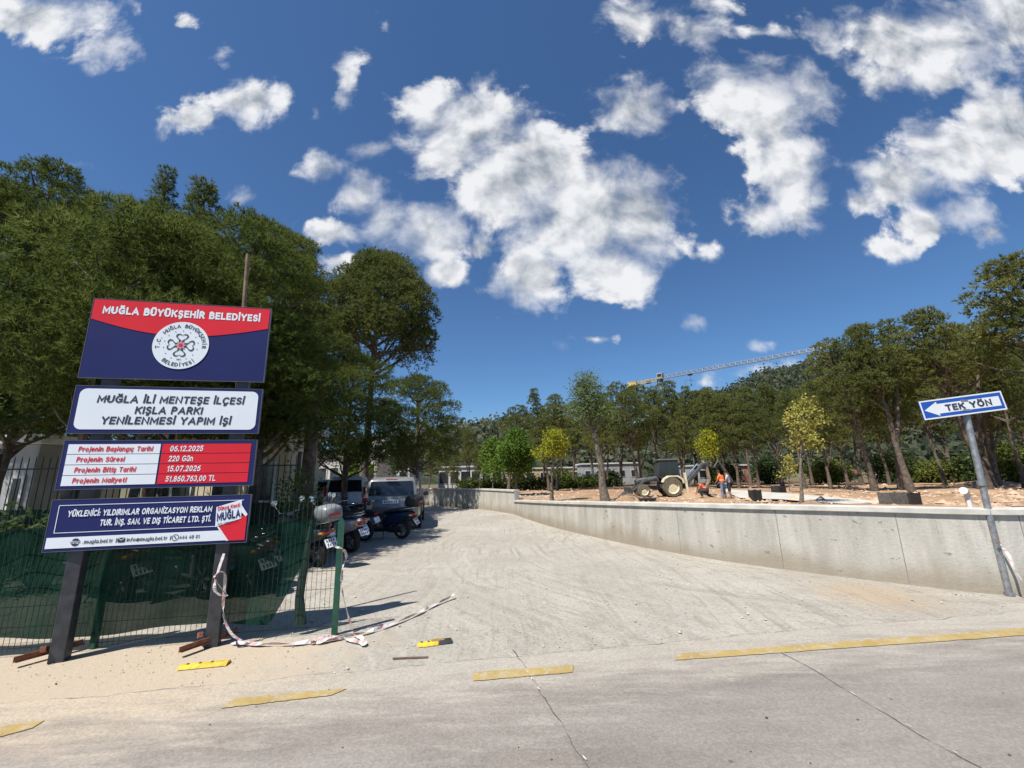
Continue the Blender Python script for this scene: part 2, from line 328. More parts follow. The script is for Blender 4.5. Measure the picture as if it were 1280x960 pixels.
def road_fn(t, pos):
    big = t.noise(scaled(t, pos, (.5, 1.6, 1), -.16), .8, 5, .6)
    mid = t.noise(scaled(t, pos, (.6, 3, 1), -.16), 2.2, 6, .65, .4)
    fine = t.noise(pos, 60, 4, .7); grit = t.noise(pos, 240, 2, .6)
    c = t.mix(t.ramp(big, .3, .7), (.265, .232, .205), (.38, .348, .312))
    c = t.mix(t.m('MULTIPLY', t.ramp(mid, .48, .72), .55), c, (.40, .38, .345))
    c = t.mix(t.m('MULTIPLY', t.ramp(t.noise(pos, 3.1, 5, .7), .58, .75), .5), c, (.215, .185, .178))
    c = t.mix(t.m('MULTIPLY', t.ramp(fine, .35, .7), .22), c, (.16, .15, .14))
    c = t.mix(t.m('MULTIPLY', t.ramp(grit, .55, .8), .3), c, (.50, .48, .44))
    vo = t.n('ShaderNodeTexVoronoi', {'Vector': pos, 'Scale': 2.1}).outputs['Distance']
    c = t.mix(t.m('MULTIPLY', t.ramp(vo, .05, .02), .75), c, (.075, .065, .06))
    # dust carried over the seam from the driveway
    sp = t.n('ShaderNodeSeparateXYZ', {0: pos})
    edge = t.m('SUBTRACT', sp.outputs[1], t.m('MULTIPLY_ADD', sp.outputs[0], .162, 4.54))
    tyre_ = t.noise(scaled(t, pos, (.12, 5.5, 1), -.16), 1.0, 6, .7)
    c = t.mix(t.m('MULTIPLY', t.ramp(tyre_, .54, .70), .30), c, (.17, .152, .145))
    sl = t.ramp(t.m('ADD', sp.outputs[0], t.m('MULTIPLY', sp.outputs[1], .28)), 1.19, 1.21)
    c = t.mix(t.m('MULTIPLY', sl, .16), c, (.16, .15, .14))
    dust = t.m('MULTIPLY', t.ramp(t.m('ADD', edge, t.m('MULTIPLY', t.m('SUBTRACT', mid, .5), 2.4)), -1.25, .05), .92)
    c = t.mix(dust, c, t.mix(t.ramp(t.m('ADD', sp.outputs[0], t.m('MULTIPLY', mid, 1.5)), -.2, -2.4), t.mix(fine, (.42, .385, .33), (.53, .49, .42)), t.mix(fine, (.52, .43, .32), (.62, .53, .41))))
    agg = t.n('ShaderNodeTexVoronoi', {'Vector': pos, 'Scale': 70.0}).outputs['Color']
    c = t.mix(.30, c, t.mix(1.0, c, t.mix(t.n('ShaderNodeSeparateXYZ', {0: agg}).outputs[0], (.55, .55, .55), (1.5, 1.48, 1.45)), 'MULTIPLY'))
    return c, t.m('ADD', fine, t.m('MULTIPLY', grit, .5)), .25
def drive_fn(t, pos):
    sp = t.n('ShaderNodeSeparateXYZ', {0: pos}); X, Y = sp.outputs[0], sp.outputs[1]
    wob = t.n('ShaderNodeTexNoise', {'Vector': pos, 'Scale': .22, 'Detail': 1}).outputs['Color']
    wp = t.n('ShaderNodeVectorMath', {0: wob, 1: (1.3, 1.3, 0), 2: pos}, operation='MULTIPLY_ADD').outputs[0]
    tr1 = t.noise(scaled(t, wp, (4.2, .16, 1), .10), 1.6, 8, .72)
    tr2 = t.noise(scaled(t, wp, (4.5, .16, 1), .95), 1.7, 8, .72)
    tr3 = t.noise(scaled(t, wp, (4.8, .18, 1), -.75), 1.5, 8, .72)
    big = t.noise(pos, .45, 5, .6); mid = t.noise(pos, 2.6, 8, .72); fine = t.noise(pos, 26, 8, .8)
    c = t.mix(t.ramp(big, .32, .68), (.445, .41, .355), (.555, .52, .455))
    c = t.mix(t.m('MULTIPLY', t.ramp(tr1, .47, .66), .30), c, (.60, .565, .50))
    c = t.mix(t.m('MULTIPLY', t.m('MULTIPLY', t.ramp(tr2, .50, .64), t.ramp(mid, .35, .6)), .50), c, (.31, .28, .235))
    c = t.mix(t.m('MULTIPLY', t.m('MULTIPLY', t.ramp(tr3, .51, .64), t.ramp(big, .35, .6)), .55), c, (.29, .255, .205))
    # arcs left by turning trucks
    for (ox, oy, k_) in ((6.5, 11.0, .65), (-6.0, 2.0, .55)):
        dv = t.n('ShaderNodeVectorMath', {0: pos, 1: (ox, oy, 0)}, operation='SUBTRACT').outputs[0]
        rad = t.n('ShaderNodeVectorMath', {0: dv}, operation='LENGTH').outputs['Value']; ds = t.n('ShaderNodeSeparateXYZ', {0: dv})
        an = t.m('ARCTAN2', ds.outputs[1], ds.outputs[0])
        pv = t.n('ShaderNodeCombineXYZ', {0: t.m('ADD', rad, t.m('MULTIPLY', mid, .25)), 1: t.m('MULTIPLY', an, .6)}).outputs[0]
        ar = t.noise(scaled(t, pv, (5.5, 1.2, 1)), 1.5, 7, .72)
        m_ = t.m('MULTIPLY', t.ramp(ar, .52, .64), t.m('MULTIPLY', t.ramp(big, .38, .58), t.ramp(rad, 10.5, 7.5)))
        c = t.mix(t.m('MULTIPLY', m_, k_), c, (.30, .265, .215))
        c = t.mix(t.m('MULTIPLY', t.m('MULTIPLY', t.ramp(ar, .46, .36), t.ramp(rad, 10.5, 7.5)), .4), c, (.64, .60, .53))
    c = t.mix(t.m('MULTIPLY', t.ramp(mid, .51, .66), .52), c, (.35, .32, .27))
    c = t.mix(t.m('MULTIPLY', t.ramp(mid, .44, .30), .35), c, (.60, .57, .51))
    c = t.mix(t.m('MULTIPLY', t.ramp(fine, .47, .66), .60), c, (.21, .18, .14))
    # sandy fill round the billboard feet, and an orange spill by the wall
    sa = t.m('ADD', t.m('MULTIPLY', X, -1.0), t.m('MULTIPLY', t.m('SUBTRACT', mid, .5), 3.0))
    sy = t.m('ADD', Y, t.m('MULTIPLY', t.m('SUBTRACT', big, .5), 2.0))
    sand = t.m('MULTIPLY', t.ramp(sa, 1.2, 2.6), t.ramp(sy, 5.6, 5.0))
    c = t.mix(t.m('MULTIPLY', sand, .85), c, t.mix(t.ramp(fine, .3, .7), (.56, .455, .33), (.66, .555, .42)))
    dx = t.n('ShaderNodeVectorMath', {0: pos, 1: (4.9, 6.3, 0)}, operation='DISTANCE').outputs['Value']
    c = t.mix(t.m('MULTIPLY', t.ramp(t.m('ADD', dx, t.m('MULTIPLY', t.m('SUBTRACT', mid, .5), 2.2)), 1.0, .2), .45), c, (.52, .36, .20))
    return c, t.m('ADD', t.m('MULTIPLY', t.m('ADD', tr1, tr2), .35), t.m('ADD', mid, t.m('MULTIPLY', fine, 1.1))), .5
def soil_fn(t, pos):
    big = t.noise(pos, .18, 5, .6); mid = t.noise(pos, 1.6, 6, .7); fine = t.noise(pos, 12, 5, .75)
    c = t.mix(t.ramp(big, .35, .65), (.42, .25, .14), (.56, .38, .235))
    c = t.mix(t.m('MULTIPLY', t.ramp(mid, .5, .68), .7), c, (.60, .47, .35))
    c = t.mix(t.m('MULTIPLY', t.ramp(fine, .52, .75), .55), c, (.16, .10, .06))
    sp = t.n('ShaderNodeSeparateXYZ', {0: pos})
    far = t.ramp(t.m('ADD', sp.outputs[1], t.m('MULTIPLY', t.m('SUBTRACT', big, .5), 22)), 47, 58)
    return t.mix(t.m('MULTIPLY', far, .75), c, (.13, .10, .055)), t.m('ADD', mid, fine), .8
def earth_fn(t, pos):
    a = t.noise(pos, .02, 5, .6); b = t.noise(pos, .5, 5, .7)
    return t.mix(t.ramp(a, .35, .65), t.mix(b, (.10, .09, .04), (.17, .14, .075)), t.mix(b, (.045, .06, .02), (.10, .11, .045))), b, .4
def hill_fn(t, pos):
    a = t.noise(pos, .006, 6, .65); b = t.noise(pos, .05, 6, .75)
    c = t.mix(t.ramp(b, .38, .62), (.016, .026, .012), (.05, .06, .03))
    return t.mix(t.m('MULTIPLY', t.ramp(a, .56, .68), .6), c, (.26, .235, .17)), b, 1.0
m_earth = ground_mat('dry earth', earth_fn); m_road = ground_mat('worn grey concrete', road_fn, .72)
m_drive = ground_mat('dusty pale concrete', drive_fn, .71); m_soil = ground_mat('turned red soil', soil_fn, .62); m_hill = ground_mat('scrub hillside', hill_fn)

def seam(x): return 4.54 + .162 * x
def struct(name, mb, mat, **k): return tag(mb.build(name, mat, **k), kind='structure')
b = MB(); b.poly([(-3500, -3500, -.016), (3500, -3500, -.016), (3500, 3500, -.016), (-3500, 3500, -.016)]); struct('ground', b, m_earth)
b = MB(); b.poly([(-70, -14, 0), (70, -14, 0), (70, seam(70), 0), (-70, seam(-70), 0)]); struct('road', b, m_road)
b = MB(); b.poly([(-70, seam(-70), -.006), (70, seam(70), -.006), (70, 24, -.006), (12, 24, -.006), (6, 40, -.006), (-70, 60, -.006)]); struct('driveway', b, m_drive)
# joints and cracks in the concrete
rnd = random.Random(5)
m_joint = M('joint dirt', (.09, .08, .07), .95, var=.4, scale=30); m_jlight = M('seam dirt', (.20, .18, .155), .95, var=.4, scale=12); m_pale = M('joint chips', (.50, .47, .42), .95)
def wob_strip(name, a, c, w, n=60, amp=.012, mat=m_joint, z=.004):
    a, c = Vector(a), Vector(c); t = (c - a); nn = Vector((-t.y, t.x)).normalized(); L, R = [], []; o = 0
    for i in range(n + 1):
        o = o * .85 + rnd.uniform(-amp, amp); ww = w * rnd.uniform(.15, 1.2); p = a + t * (i / n) + nn * o
        L.append((p.x + nn.x * ww, p.y + nn.y * ww, z)); R.append((p.x - nn.x * ww, p.y - nn.y * ww, z))
    mb = MB(); mb.add(L + R, [(i, i + 1, n + 2 + i, n + 1 + i) for i in range(n)])
    return struct(name, mb, mat, fixn=False)
for a, c in (((640, 812), (737, 958)), ((975, 815), (1230, 962))):
    A, B = G(*a), G(*c); A2 = A + (B - A) * 1.0
    wob_strip('road_joint', A.xy, (B + (B - A) * 1.2).xy, .0045)
    for k in range(4):
        p = A.lerp(B, rnd.random()); d = (B - A).normalized() * rnd.uniform(.008, .03)
        wob_strip('road_joint_chip', (p - d).xy, (p + d).xy, .005, 5, .004, m_pale, .008)
wob_strip('road_joint', (-9, seam(-9)), (12, seam(12)), .0032, 320, .02, m_jlight)
# painted yellow dashes
def paint_fn(t, pos):
    f = t.noise(pos, 9, 9, .82); g = t.noise(pos, 3, 4, .6)
    c = t.mix(t.ramp(g, .3, .7), (.30, .215, .075), (.36, .265, .105))
    c = t.mix(t.m('MULTIPLY', t.ramp(t.noise(pos, 40, 5, .8), .5, .7), .45), c, (.20, .165, .10))
    return t.mix(t.m('MULTIPLY', t.ramp(f, .50, .60), .8), c, (.36, .325, .27)), f, .2
m_paint = ground_mat('worn yellow paint', paint_fn)
for q in (((-40, 915), (-30, 930), (40, 911), (56, 901)), ((292, 874), (276, 886), (414, 870), (434, 861)), ((592, 841), (591, 852), (716, 841), (717, 832)), ((848, 818), (844, 826), (1290, 794), (1290, 785))):
    P4 = [G(*p) for p in q]; n = 40; L, R = [], []
    for i in range(n + 1):
        t_ = i / n; a = P4[0].lerp(P4[3], t_); c = P4[1].lerp(P4[2], t_); j = .006
        L.append((a.x, a.y + rnd.uniform(-j, j), .006)); R.append((c.x, c.y + rnd.uniform(-j, j), .006))
    mb = MB(); mb.add(L + R, [(i, i + 1, n + 2 + i, n + 1 + i) for i in range(n)]); struct('road_marking', mb, m_paint, fixn=False)

# the retaining walls
def wall_fn(t, pos):
    st = t.noise(scaled(t, pos, (1.4, 1.4, .22)), 2.6, 6, .65); big = t.noise(pos, .7, 5, .6); fine = t.noise(pos, 22, 5, .7)
    sp = t.n('ShaderNodeSeparateXYZ', {0: pos})
    c = t.mix(t.ramp(st, .3, .68), (.42, .40, .35), (.60, .575, .515))
    c = t.mix(t.m('MULTIPLY', t.ramp(big, .42, .66), .5), c, (.43, .415, .37))
    c = t.mix(t.m('MULTIPLY', t.ramp(fine, .55, .8), .25), c, (.28, .27, .24))
    bl = t.noise(scaled(t, pos, (3.2, 3.2, 6)), 1.6, 3, .6)
    c = t.mix(t.m('MULTIPLY', t.ramp(bl, .655, .69), .7), c, (.17, .165, .15))
    low = t.m('MULTIPLY', t.ramp(t.m('ADD', sp.outputs[2], t.m('MULTIPLY', t.m('SUBTRACT', big, .5), 1.0)), .42, .02), .75)
    dr = t.noise(scaled(t, pos, (7, 7, .5)), 1.5, 5, .7)
    c = t.mix(t.m('MULTIPLY', t.m('MULTIPLY', t.ramp(dr, .56, .68), t.ramp(sp.outputs[2], .35, .95)), .45), c, (.25, .235, .20))
    vo = t.n('ShaderNodeTexVoronoi', {'Vector': pos, 'Scale': 9.0}).outputs['Distance']
    c = t.mix(t.m('MULTIPLY', t.ramp(vo, .10, .05), t.m('MULTIPLY', t.ramp(fine, .4, .6), .7)), c, (.14, .135, .12))
    return t.mix(low, c, (.33, .275, .20)), t.m('ADD', fine, t.m('MULTIPLY', st, .6)), .3
m_wall = ground_mat('cast concrete', wall_fn, .80)
m_cap = M('pale cap concrete', (.47, .455, .415), .9, var=.15, scale=3, bump=.3, coord='P')
def spline(pts, n=8):
    out = []
    for i in range(len(pts) - 1):
        p0, p1, p2, p3 = (Vector(pts[max(0, min(len(pts) - 1, k))]) for k in (i - 1, i, i + 1, i + 2))
        for j in range(n):
            t = j / n
            out.append(.5 * ((2 * p1) + (p2 - p0) * t + (2 * p0 - 5 * p1 + 4 * p2 - p3) * t * t + (3 * p1 - p0 - 3 * p2 + p3) * t ** 3))
    return out + [Vector(pts[-1])]
def build_wall(path, thick, cap_t, name, label, left=1):
    nrm = []
    for i, p in enumerate(path):
        t = (path[min(i + 1, len(path) - 1)] - path[max(i - 1, 0)]); nrm.append(Vector((-t.y, t.x, 0)).normalized() * left)
    def body(o0, o1, z0, z1f):
        vs = []
        for p, q in zip(path, nrm):
            a, c = p + q * o0, p + q * o1; z1 = z1f(p)
            vs += [(a.x, a.y, z0(p)), (a.x, a.y, z1), (c.x, c.y, z1), (c.x, c.y, z0(p))]
        k = len(path); fs = [(i * 4 + j, i * 4 + (j + 1) % 4, (i + 1) * 4 + (j + 1) % 4, (i + 1) * 4 + j) for i in range(k - 1) for j in range(4)]
        return vs, fs + [(3, 2, 1, 0), tuple((k - 1) * 4 + j for j in range(4))]
    mb = MB(); mb.add(*body(0, thick, lambda p: -.1, lambda p: p.z - cap_t)); w = mb.build(name, m_wall)
    tag(w, label, 'retaining wall')
    mb = MB(); mb.add(*body(-.045, thick + .045, lambda p: p.z - cap_t + .001, lambda p: p.z)); mb.build('cap', m_cap, w, bevel=.008)
    # formwork joints: narrow grooves filled with dark mortar
    mb = MB()
    for i in range(6, len(path) - 1, 7):
        p, q = path[i], nrm[i]; tt = Vector((q.y, -q.x, 0)); o = p - q * .003
        for s_ in (0,):
            a, c = o - tt * .006, o + tt * .006
            mb.poly([(a.x, a.y, .02), (c.x, c.y, .02), (c.x, c.y, p.z - cap_t - .01), (a.x, a.y, p.z - cap_t - .01)])
    mb.build('joint', M('wall joint', (.22, .21, .19), .95, coord='P'), w, fixn=False)
    return w
wb = [((643, 643), 625), ((690, 658.5), 626.3), ((790, 681), 627.8), ((920, 703), 630), ((1090, 725), 632.5), ((1280, 745), 635.3)]
wpts = []
for (bu, bv), tv in wb:
    g = G(bu, bv); wpts.append((g.x, g.y, D(bu, tv, g.y).z))
z_end = wpts[-1][2]
wpts += [(8.2, 6.12, z_end), (12, 6.75, z_end), (30, 9.7, z_end)]
WP = spline(wpts)
build_wall(WP, .24, .085, 'retaining_wall', 'low curved pale concrete wall with overhanging cap running from the driveway step to the one-way sign')
g0 = G(643, 643); zt = D(643, 612.5, g0.y).z
fp = [(g0.x + .02, g0.y + .05, zt)] + [(G(*q).x, G(*q).y, zt) for q in ((606, 637), (575, 634.5), (545, 632))]
fp += [(-9, 30.5, zt), (-16, 33, zt)]
FP = spline(fp[::-1], 6)
build_wall(FP, .24, .085, 'retaining_wall', 'taller stepped concrete wall at the far bend of the driveway behind the silver car')

# turned soil of the park behind the walls
def fbm(x, y):
    z = 0
    for k, (f, a) in enumerate(((.35, 1), (.9, .5), (2.3, .3), (5.1, .16))):
        z = z + a * np.sin(f * x * 1.3 + 1.7 * k + np.sin(f * y + k)) * np.cos(f * y * 1.1 + .6 * k + np.sin(f * x * .8))
    return z
inner = [Vector((-40, 38, 0))] + [p + Vector((.05, .2, 0)) for p in FP[::3]] + [p + Vector((.1, .12, 0)) for p in WP[::2]] + [Vector((70, 17, 0))]
ng = len(inner); nr = 90
AX = np.array([p.x for p in inner]); AY = np.array([p.y for p in inner])
ang = np.linspace(math.radians(118), math.radians(8), ng); BX = 95 * np.cos(ang) + 4; BY = 95 * np.sin(ang) + 8
tt = (np.linspace(0, 1, nr) ** 1.6)[:, None]
GX = AX * (1 - tt) + BX * tt; GY = AY * (1 - tt) + BY * tt
GZ = .03 + np.clip(fbm(GX, GY), -.6, 2) * .07 * np.minimum(1, tt * 12)
vs = np.stack([GX, GY, GZ], -1).reshape(-1, 3).tolist()
mb = MB(); mb.v = [tuple(v) for v in vs]; mb.f = [(i * ng + j, i * ng + j + 1, (i + 1) * ng + j + 1, (i + 1) * ng + j) for i in range(nr - 1) for j in range(ng - 1)]; mb.m = [0] * len(mb.f)
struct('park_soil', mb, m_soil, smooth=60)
# pale new path of the park
pc = [G(905, 618), G(960, 622), G(1020, 628), G(1100, 634)]
pw = [(p.x, p.y) for p in pc]
mb = MB(); A = [G(900, 612.5), G(1000, 620), G(1075, 627), G(1120, 632)]; B_ = [G(925, 625), G(980, 627), G(1000, 629), G(1060, 633)]
mb.add([(p.x, p.y, .12) for p in A] + [(p.x, p.y, .12) for p in B_], [(i, i + 1, 5 + i, 4 + i) for i in range(3)])
struct('park_path', mb, M('new path concrete', (.44, .42, .37), .9, var=.12, scale=1.5, coord='P'), fixn=False)

# hills
def hill(name, us, vs_, dist, back, seed):
    """ridge seen at pixel columns us / rows vs_, standing at real distance dist"""
    r = np.random.default_rng(seed); n = 140; k = 34
    uu = np.linspace(us[0], us[-1], n); vv = np.interp(uu, us, vs_)
    V = []; 
    for j in range(k):
        t = j / (k - 1)
        for i in range(n):
            d = ray(uu[i], vv[i]); dd = Vector((d.x, d.y, 0)).normalized(); el = d.z / math.hypot(d.x, d.y)
            hgt = max(2, el * dist)
            dist_j = dist * .30 + (dist * .70) * t if t <= .8 else dist * (.86 + .14) + (t - .8) * back * 5
            prof = math.sin(min(1, t / .8) * math.pi / 2) ** 1.5 if t <= .8 else math.cos((t - .8) / .2 * 1.2)
            dist_j = dist * (.3 + .7 * min(1, t / .8)) + max(0, t - .8) * 5 * back
            nz = 0 if t < .02 else (math.sin(i * .31 + j * .5 + seed) * math.cos(i * .13 - j * .7) * .035 + math.sin(i * .9 + j * 1.3) * .012)
            V.append((dd.x * dist_j, dd.y * dist_j, hgt * (prof + nz) * (1 if t > .02 else 0) - .2))
    mb = MB(); mb.v = V; mb.f = [(j * n + i, j * n + i + 1, (j + 1) * n + i + 1, (j + 1) * n + i) for j in range(k - 1) for i in range(n - 1)]; mb.m = [0] * len(mb.f)
    struct(name, mb, m_hill, smooth=60); return V, n, k
HV, HN, HK = hill('hill', [780, 860, 920, 975, 1030, 1100, 1200, 1300, 1500], [560, 516, 492, 474, 464, 456, 450, 452, 470], 900, 300, 3)
HV2, HN2, HK2 = hill('low_hill', [440, 540, 575, 600, 640, 690, 740, 800, 860], [566, 548, 543, 541, 533, 536, 540, 548, 570], 420, 150, 8)

# ------------------------------------------------------------------ trees
def leaf_mat(name, c1, c2, c3, trans=.42):
    m = bpy.data.materials.new(name); m.use_nodes = True; nt = m.node_tree; nt.nodes.clear(); t = NT(nt)
    at = t.n('ShaderNodeAttribute', attribute_name='tint').outputs['Fac']
    oi = t.n('ShaderNodeObjectInfo').outputs['Random']
    c = t.mix(t.ramp(at, 0, .55, False), c1, c2); c = t.mix(t.ramp(at, .7, 1, False), c, c3)
    c = t.mix(1.0, c, t.mix(oi, (.86, .9, .9), (1.16, 1.08, 1.05)), 'MULTIPLY')
    d = t.n('ShaderNodeBsdfDiffuse', {'Color': c}); tr = t.n('ShaderNodeBsdfTranslucent', {'Color': c})
    mx = t.n('ShaderNodeMixShader', {0: trans, 1: d.outputs[0], 2: tr.outputs[0]})
    t.n('ShaderNodeOutputMaterial', {'Surface': mx.outputs[0]})
    return m
m_pine = leaf_mat('pine needles', (.044, .066, .019), (.132, .165, .044), (.23, .245, .08))
m_pine2 = leaf_mat('dusty pine needles', (.080, .108, .036), (.190, .212, .068), (.28, .28, .10))
m_hazed_scrub = leaf_mat('hazed far scrub', (.060, .080, .050), (.11, .125, .080), (.16, .16, .11))  # paler, greyer scrub green; the distance haze is put into this colour
m_stone = leaf_mat('stone pine needles', (.080, .105, .032), (.165, .185, .058), (.22, .225, .08))
m_broad = leaf_mat('broad leaves', (.035, .060, .022), (.075, .11, .045), (.20, .25, .15))
m_green = leaf_mat('fresh green leaves', (.07, .13, .025), (.13, .21, .04), (.2, .27, .06), .4)
m_ygreen = leaf_mat('yellow green leaves', (.20, .24, .035), (.34, .35, .04), (.45, .40, .06), .4)
m_yellow = leaf_mat('yellow leaves', (.26, .26, .06), (.40, .37, .10), (.54, .47, .16), .35)
m_wispy = leaf_mat('pale wispy leaves', (.09, .13, .045), (.17, .22, .09), (.25, .30, .15), .35)
m_bark = M('pine bark', (.060, .045, .034), .95, col2=(.165, .13, .10), scale=5, bump=.9, detail=6)
m_bark2 = M('grey bark', (.085, .07, .055), .95, col2=(.20, .17, .135), scale=9, bump=.6)

def tris(c, d, nb, L, w, spread, r):
    N = len(c)
    dd = d[:, None, :] + spread * r.normal(size=(N, nb, 3)); dd /= np.linalg.norm(dd, axis=2, keepdims=True) + 1e-9
    l = L * r.uniform(.6, 1.15, (N, nb, 1)); sd = np.cross(dd, r.normal(size=(N, nb, 3))); sd /= np.linalg.norm(sd, axis=2, keepdims=True) + 1e-9
    ww = w * r.uniform(.6, 1.3, (N, nb, 1)) * .5; b0 = c[:, None, :] - dd * l * .12
    return np.stack([b0 + sd * ww, b0 - sd * ww, b0 + dd * l], 2).reshape(-1, 3)
def rhombs(c, d, nb, L, w, spread, r):
    N = len(c); p = c[:, None, :] + r.normal(size=(N, nb, 3)) * L * .9
    dd = d[:, None, :] * .4 + spread * r.normal(size=(N, nb, 3)); dd /= np.linalg.norm(dd, axis=2, keepdims=True) + 1e-9
    sd = np.cross(dd, r.normal(size=(N, nb, 3))); sd /= np.linalg.norm(sd, axis=2, keepdims=True) + 1e-9
    l = L * r.uniform(.6, 1.2, (N, nb, 1)); ww = w * r.uniform(.7, 1.2, (N, nb, 1)) * .5
    return np.stack([p - dd * l * .5, p + sd * ww, p + dd * l * .5, p - sd * ww], 2).reshape(-1, 3)

def tree_mesh(seed, H, cb, R, lean=(0, 0), nl=26, lob=(.8, 1.3), dens=16, nb=9, L=.24, w=.035, shape='round', flat=.62, tr=.16, leaf='needle', mat=None, bark=None, fork=0, fill=.75):
    r = np.random.default_rng(seed); rr = random.Random(seed)
    n = 7; path = []
    for i in range(n):
        t = i / (n - 1); wob = .10 * math.sin(t * math.pi)
        path.append(Vector((lean[0] * t ** 1.2 + rr.uniform(-1, 1) * wob * min(1, H / 8), lean[1] * t ** 1.2 + rr.uniform(-1, 1) * wob * min(1, H / 8), t * H * .93 - .1)))
    def trunk_at(z):
        f = min(max((z + .1) / (H * .93), 0), 1) * (n - 1); i = min(int(f), n - 2); return path[i].lerp(path[i + 1], f - i)
    tb = MB(); tb.tube(path, [tr * (1.35 if i == 0 else 1 - .85 * i / (n - 1)) for i in range(n)], 9)
    cen, siz = [], []
    ga = rr.uniform(0, 6.28)
    for i in range(nl):
        t = (i + rr.random()) / nl; z = cb + (H - cb) * t
        if shape == 'round': e = math.sqrt(max(0, 1 - abs(2 * t - .85) ** 2.4 * .75))
        elif shape == 'dome': e = math.sqrt(max(.04, 1 - t ** 2.2)) * min(1, .62 + t * 1.3)
        elif shape == 'cone': e = max(.06, (1 - t) ** .75)
        elif shape == 'umbrella': e = math.sqrt(max(.05, 1 - t ** 1.8)) 
        else: e = (1.0 - .75 * t ** 2.5) * rr.uniform(.45, 1.15)
        e *= rr.uniform(.78, 1.12)
        ga += 2.4 + rr.uniform(-.4, .4)
        s = rr.uniform(*lob) * (.75 + .4 * e if shape != 'cone' else .45 + .75 * e)
        rad = max(0, R * e - s * .6) * math.sqrt(rr.uniform(fill, 1))
        c = trunk_at(z) + Vector((rad * math.cos(ga), rad * math.sin(ga), 0)); cz = min(max(z, cb + .15), H - s * flat * .55)
        cen.append((c.x, c.y, cz)); siz.append(s)
        if i % 2 == 0 or leaf == 'needle' and nl < 40:
            z0 = max(cb * .72, cz - rad * rr.uniform(.35, .8) - .3); a = trunk_at(z0); e_ = Vector((c.x, c.y, cz))
            mid = a.lerp(e_, .5) + Vector((rr.uniform(-.12, .12), rr.uniform(-.12, .12), -.05 - .06 * rad))
            tb.tube([a, mid, e_], [tr * .36, tr * .24, tr * .09], 5, caps=False)
    if fork:
        for k in range(fork):
            a = trunk_at(cb * rr.uniform(.35, .6)); g = rr.uniform(0, 6.28); q = rr.uniform(.5, .9) * R * .6
            tb.tube([a, a + Vector((math.cos(g) * q * .5, math.sin(g) * q * .5, cb * .3)), a + Vector((math.cos(g) * q, math.sin(g) * q, cb * .8))], [tr * .6, tr * .5, tr * .3], 7)
    cs, ds, ts = [], [], []
    for c, s in zip(cen, siz):
        k = max(6, int(dens * 4 * math.pi * s * s * .75)); d = r.normal(size=(k, 3)); d /= np.linalg.norm(d, axis=1, keepdims=True)
        d[:, 2] = np.where((d[:, 2] < -.25) & (r.random(k) < .55), -d[:, 2], d[:, 2])
        rho = r.uniform(.40, 1.0, (k, 1)) ** .5 * (1 + .22 * np.sin(d[:, :1] * 7 + s * 9) * np.sin(d[:, 1:2] * 6 + s * 5))
        p = np.array(c) + d * rho * s * np.array([1, 1, flat]); cs.append(p); dd = d + np.array([0, 0, .45]); ds.append(dd / np.linalg.norm(dd, axis=1, keepdims=True))
        lt = r.random(); ts.append(np.clip(.38 * lt + .32 * r.random(k) + .30 * (r.random(k) < .1) + .12, 0, 1))
    cs, ds, ts = np.concatenate(cs), np.concatenate(ds), np.concatenate(ts)
    keep = cs[:, 2] > .3; cs, ds, ts = cs[keep], ds[keep], ts[keep]
    if leaf == 'needle': V = tris(cs, ds, nb, L, w, .62, r); k = 3
    else: V = rhombs(cs, ds, nb, L, w, .8, r); k = 4
    tint = np.repeat(ts, nb) + r.uniform(-.07, .07, len(ts) * nb)
    me = np_mesh('crown', V, k, mat or m_pine, tint=np.clip(tint, 0, 1))
    return tb, me
def plant(name, tb, me, loc, label, cat='tree', group=None, bark=None, rz=0.0, sc=1.0):
    o = empty(name, loc, rz); tag(o, label, cat, group); o.scale = (sc, sc, sc)
    tb.build('trunk', bark or m_bark, o, smooth=60); link('crown', me, o)
    return o

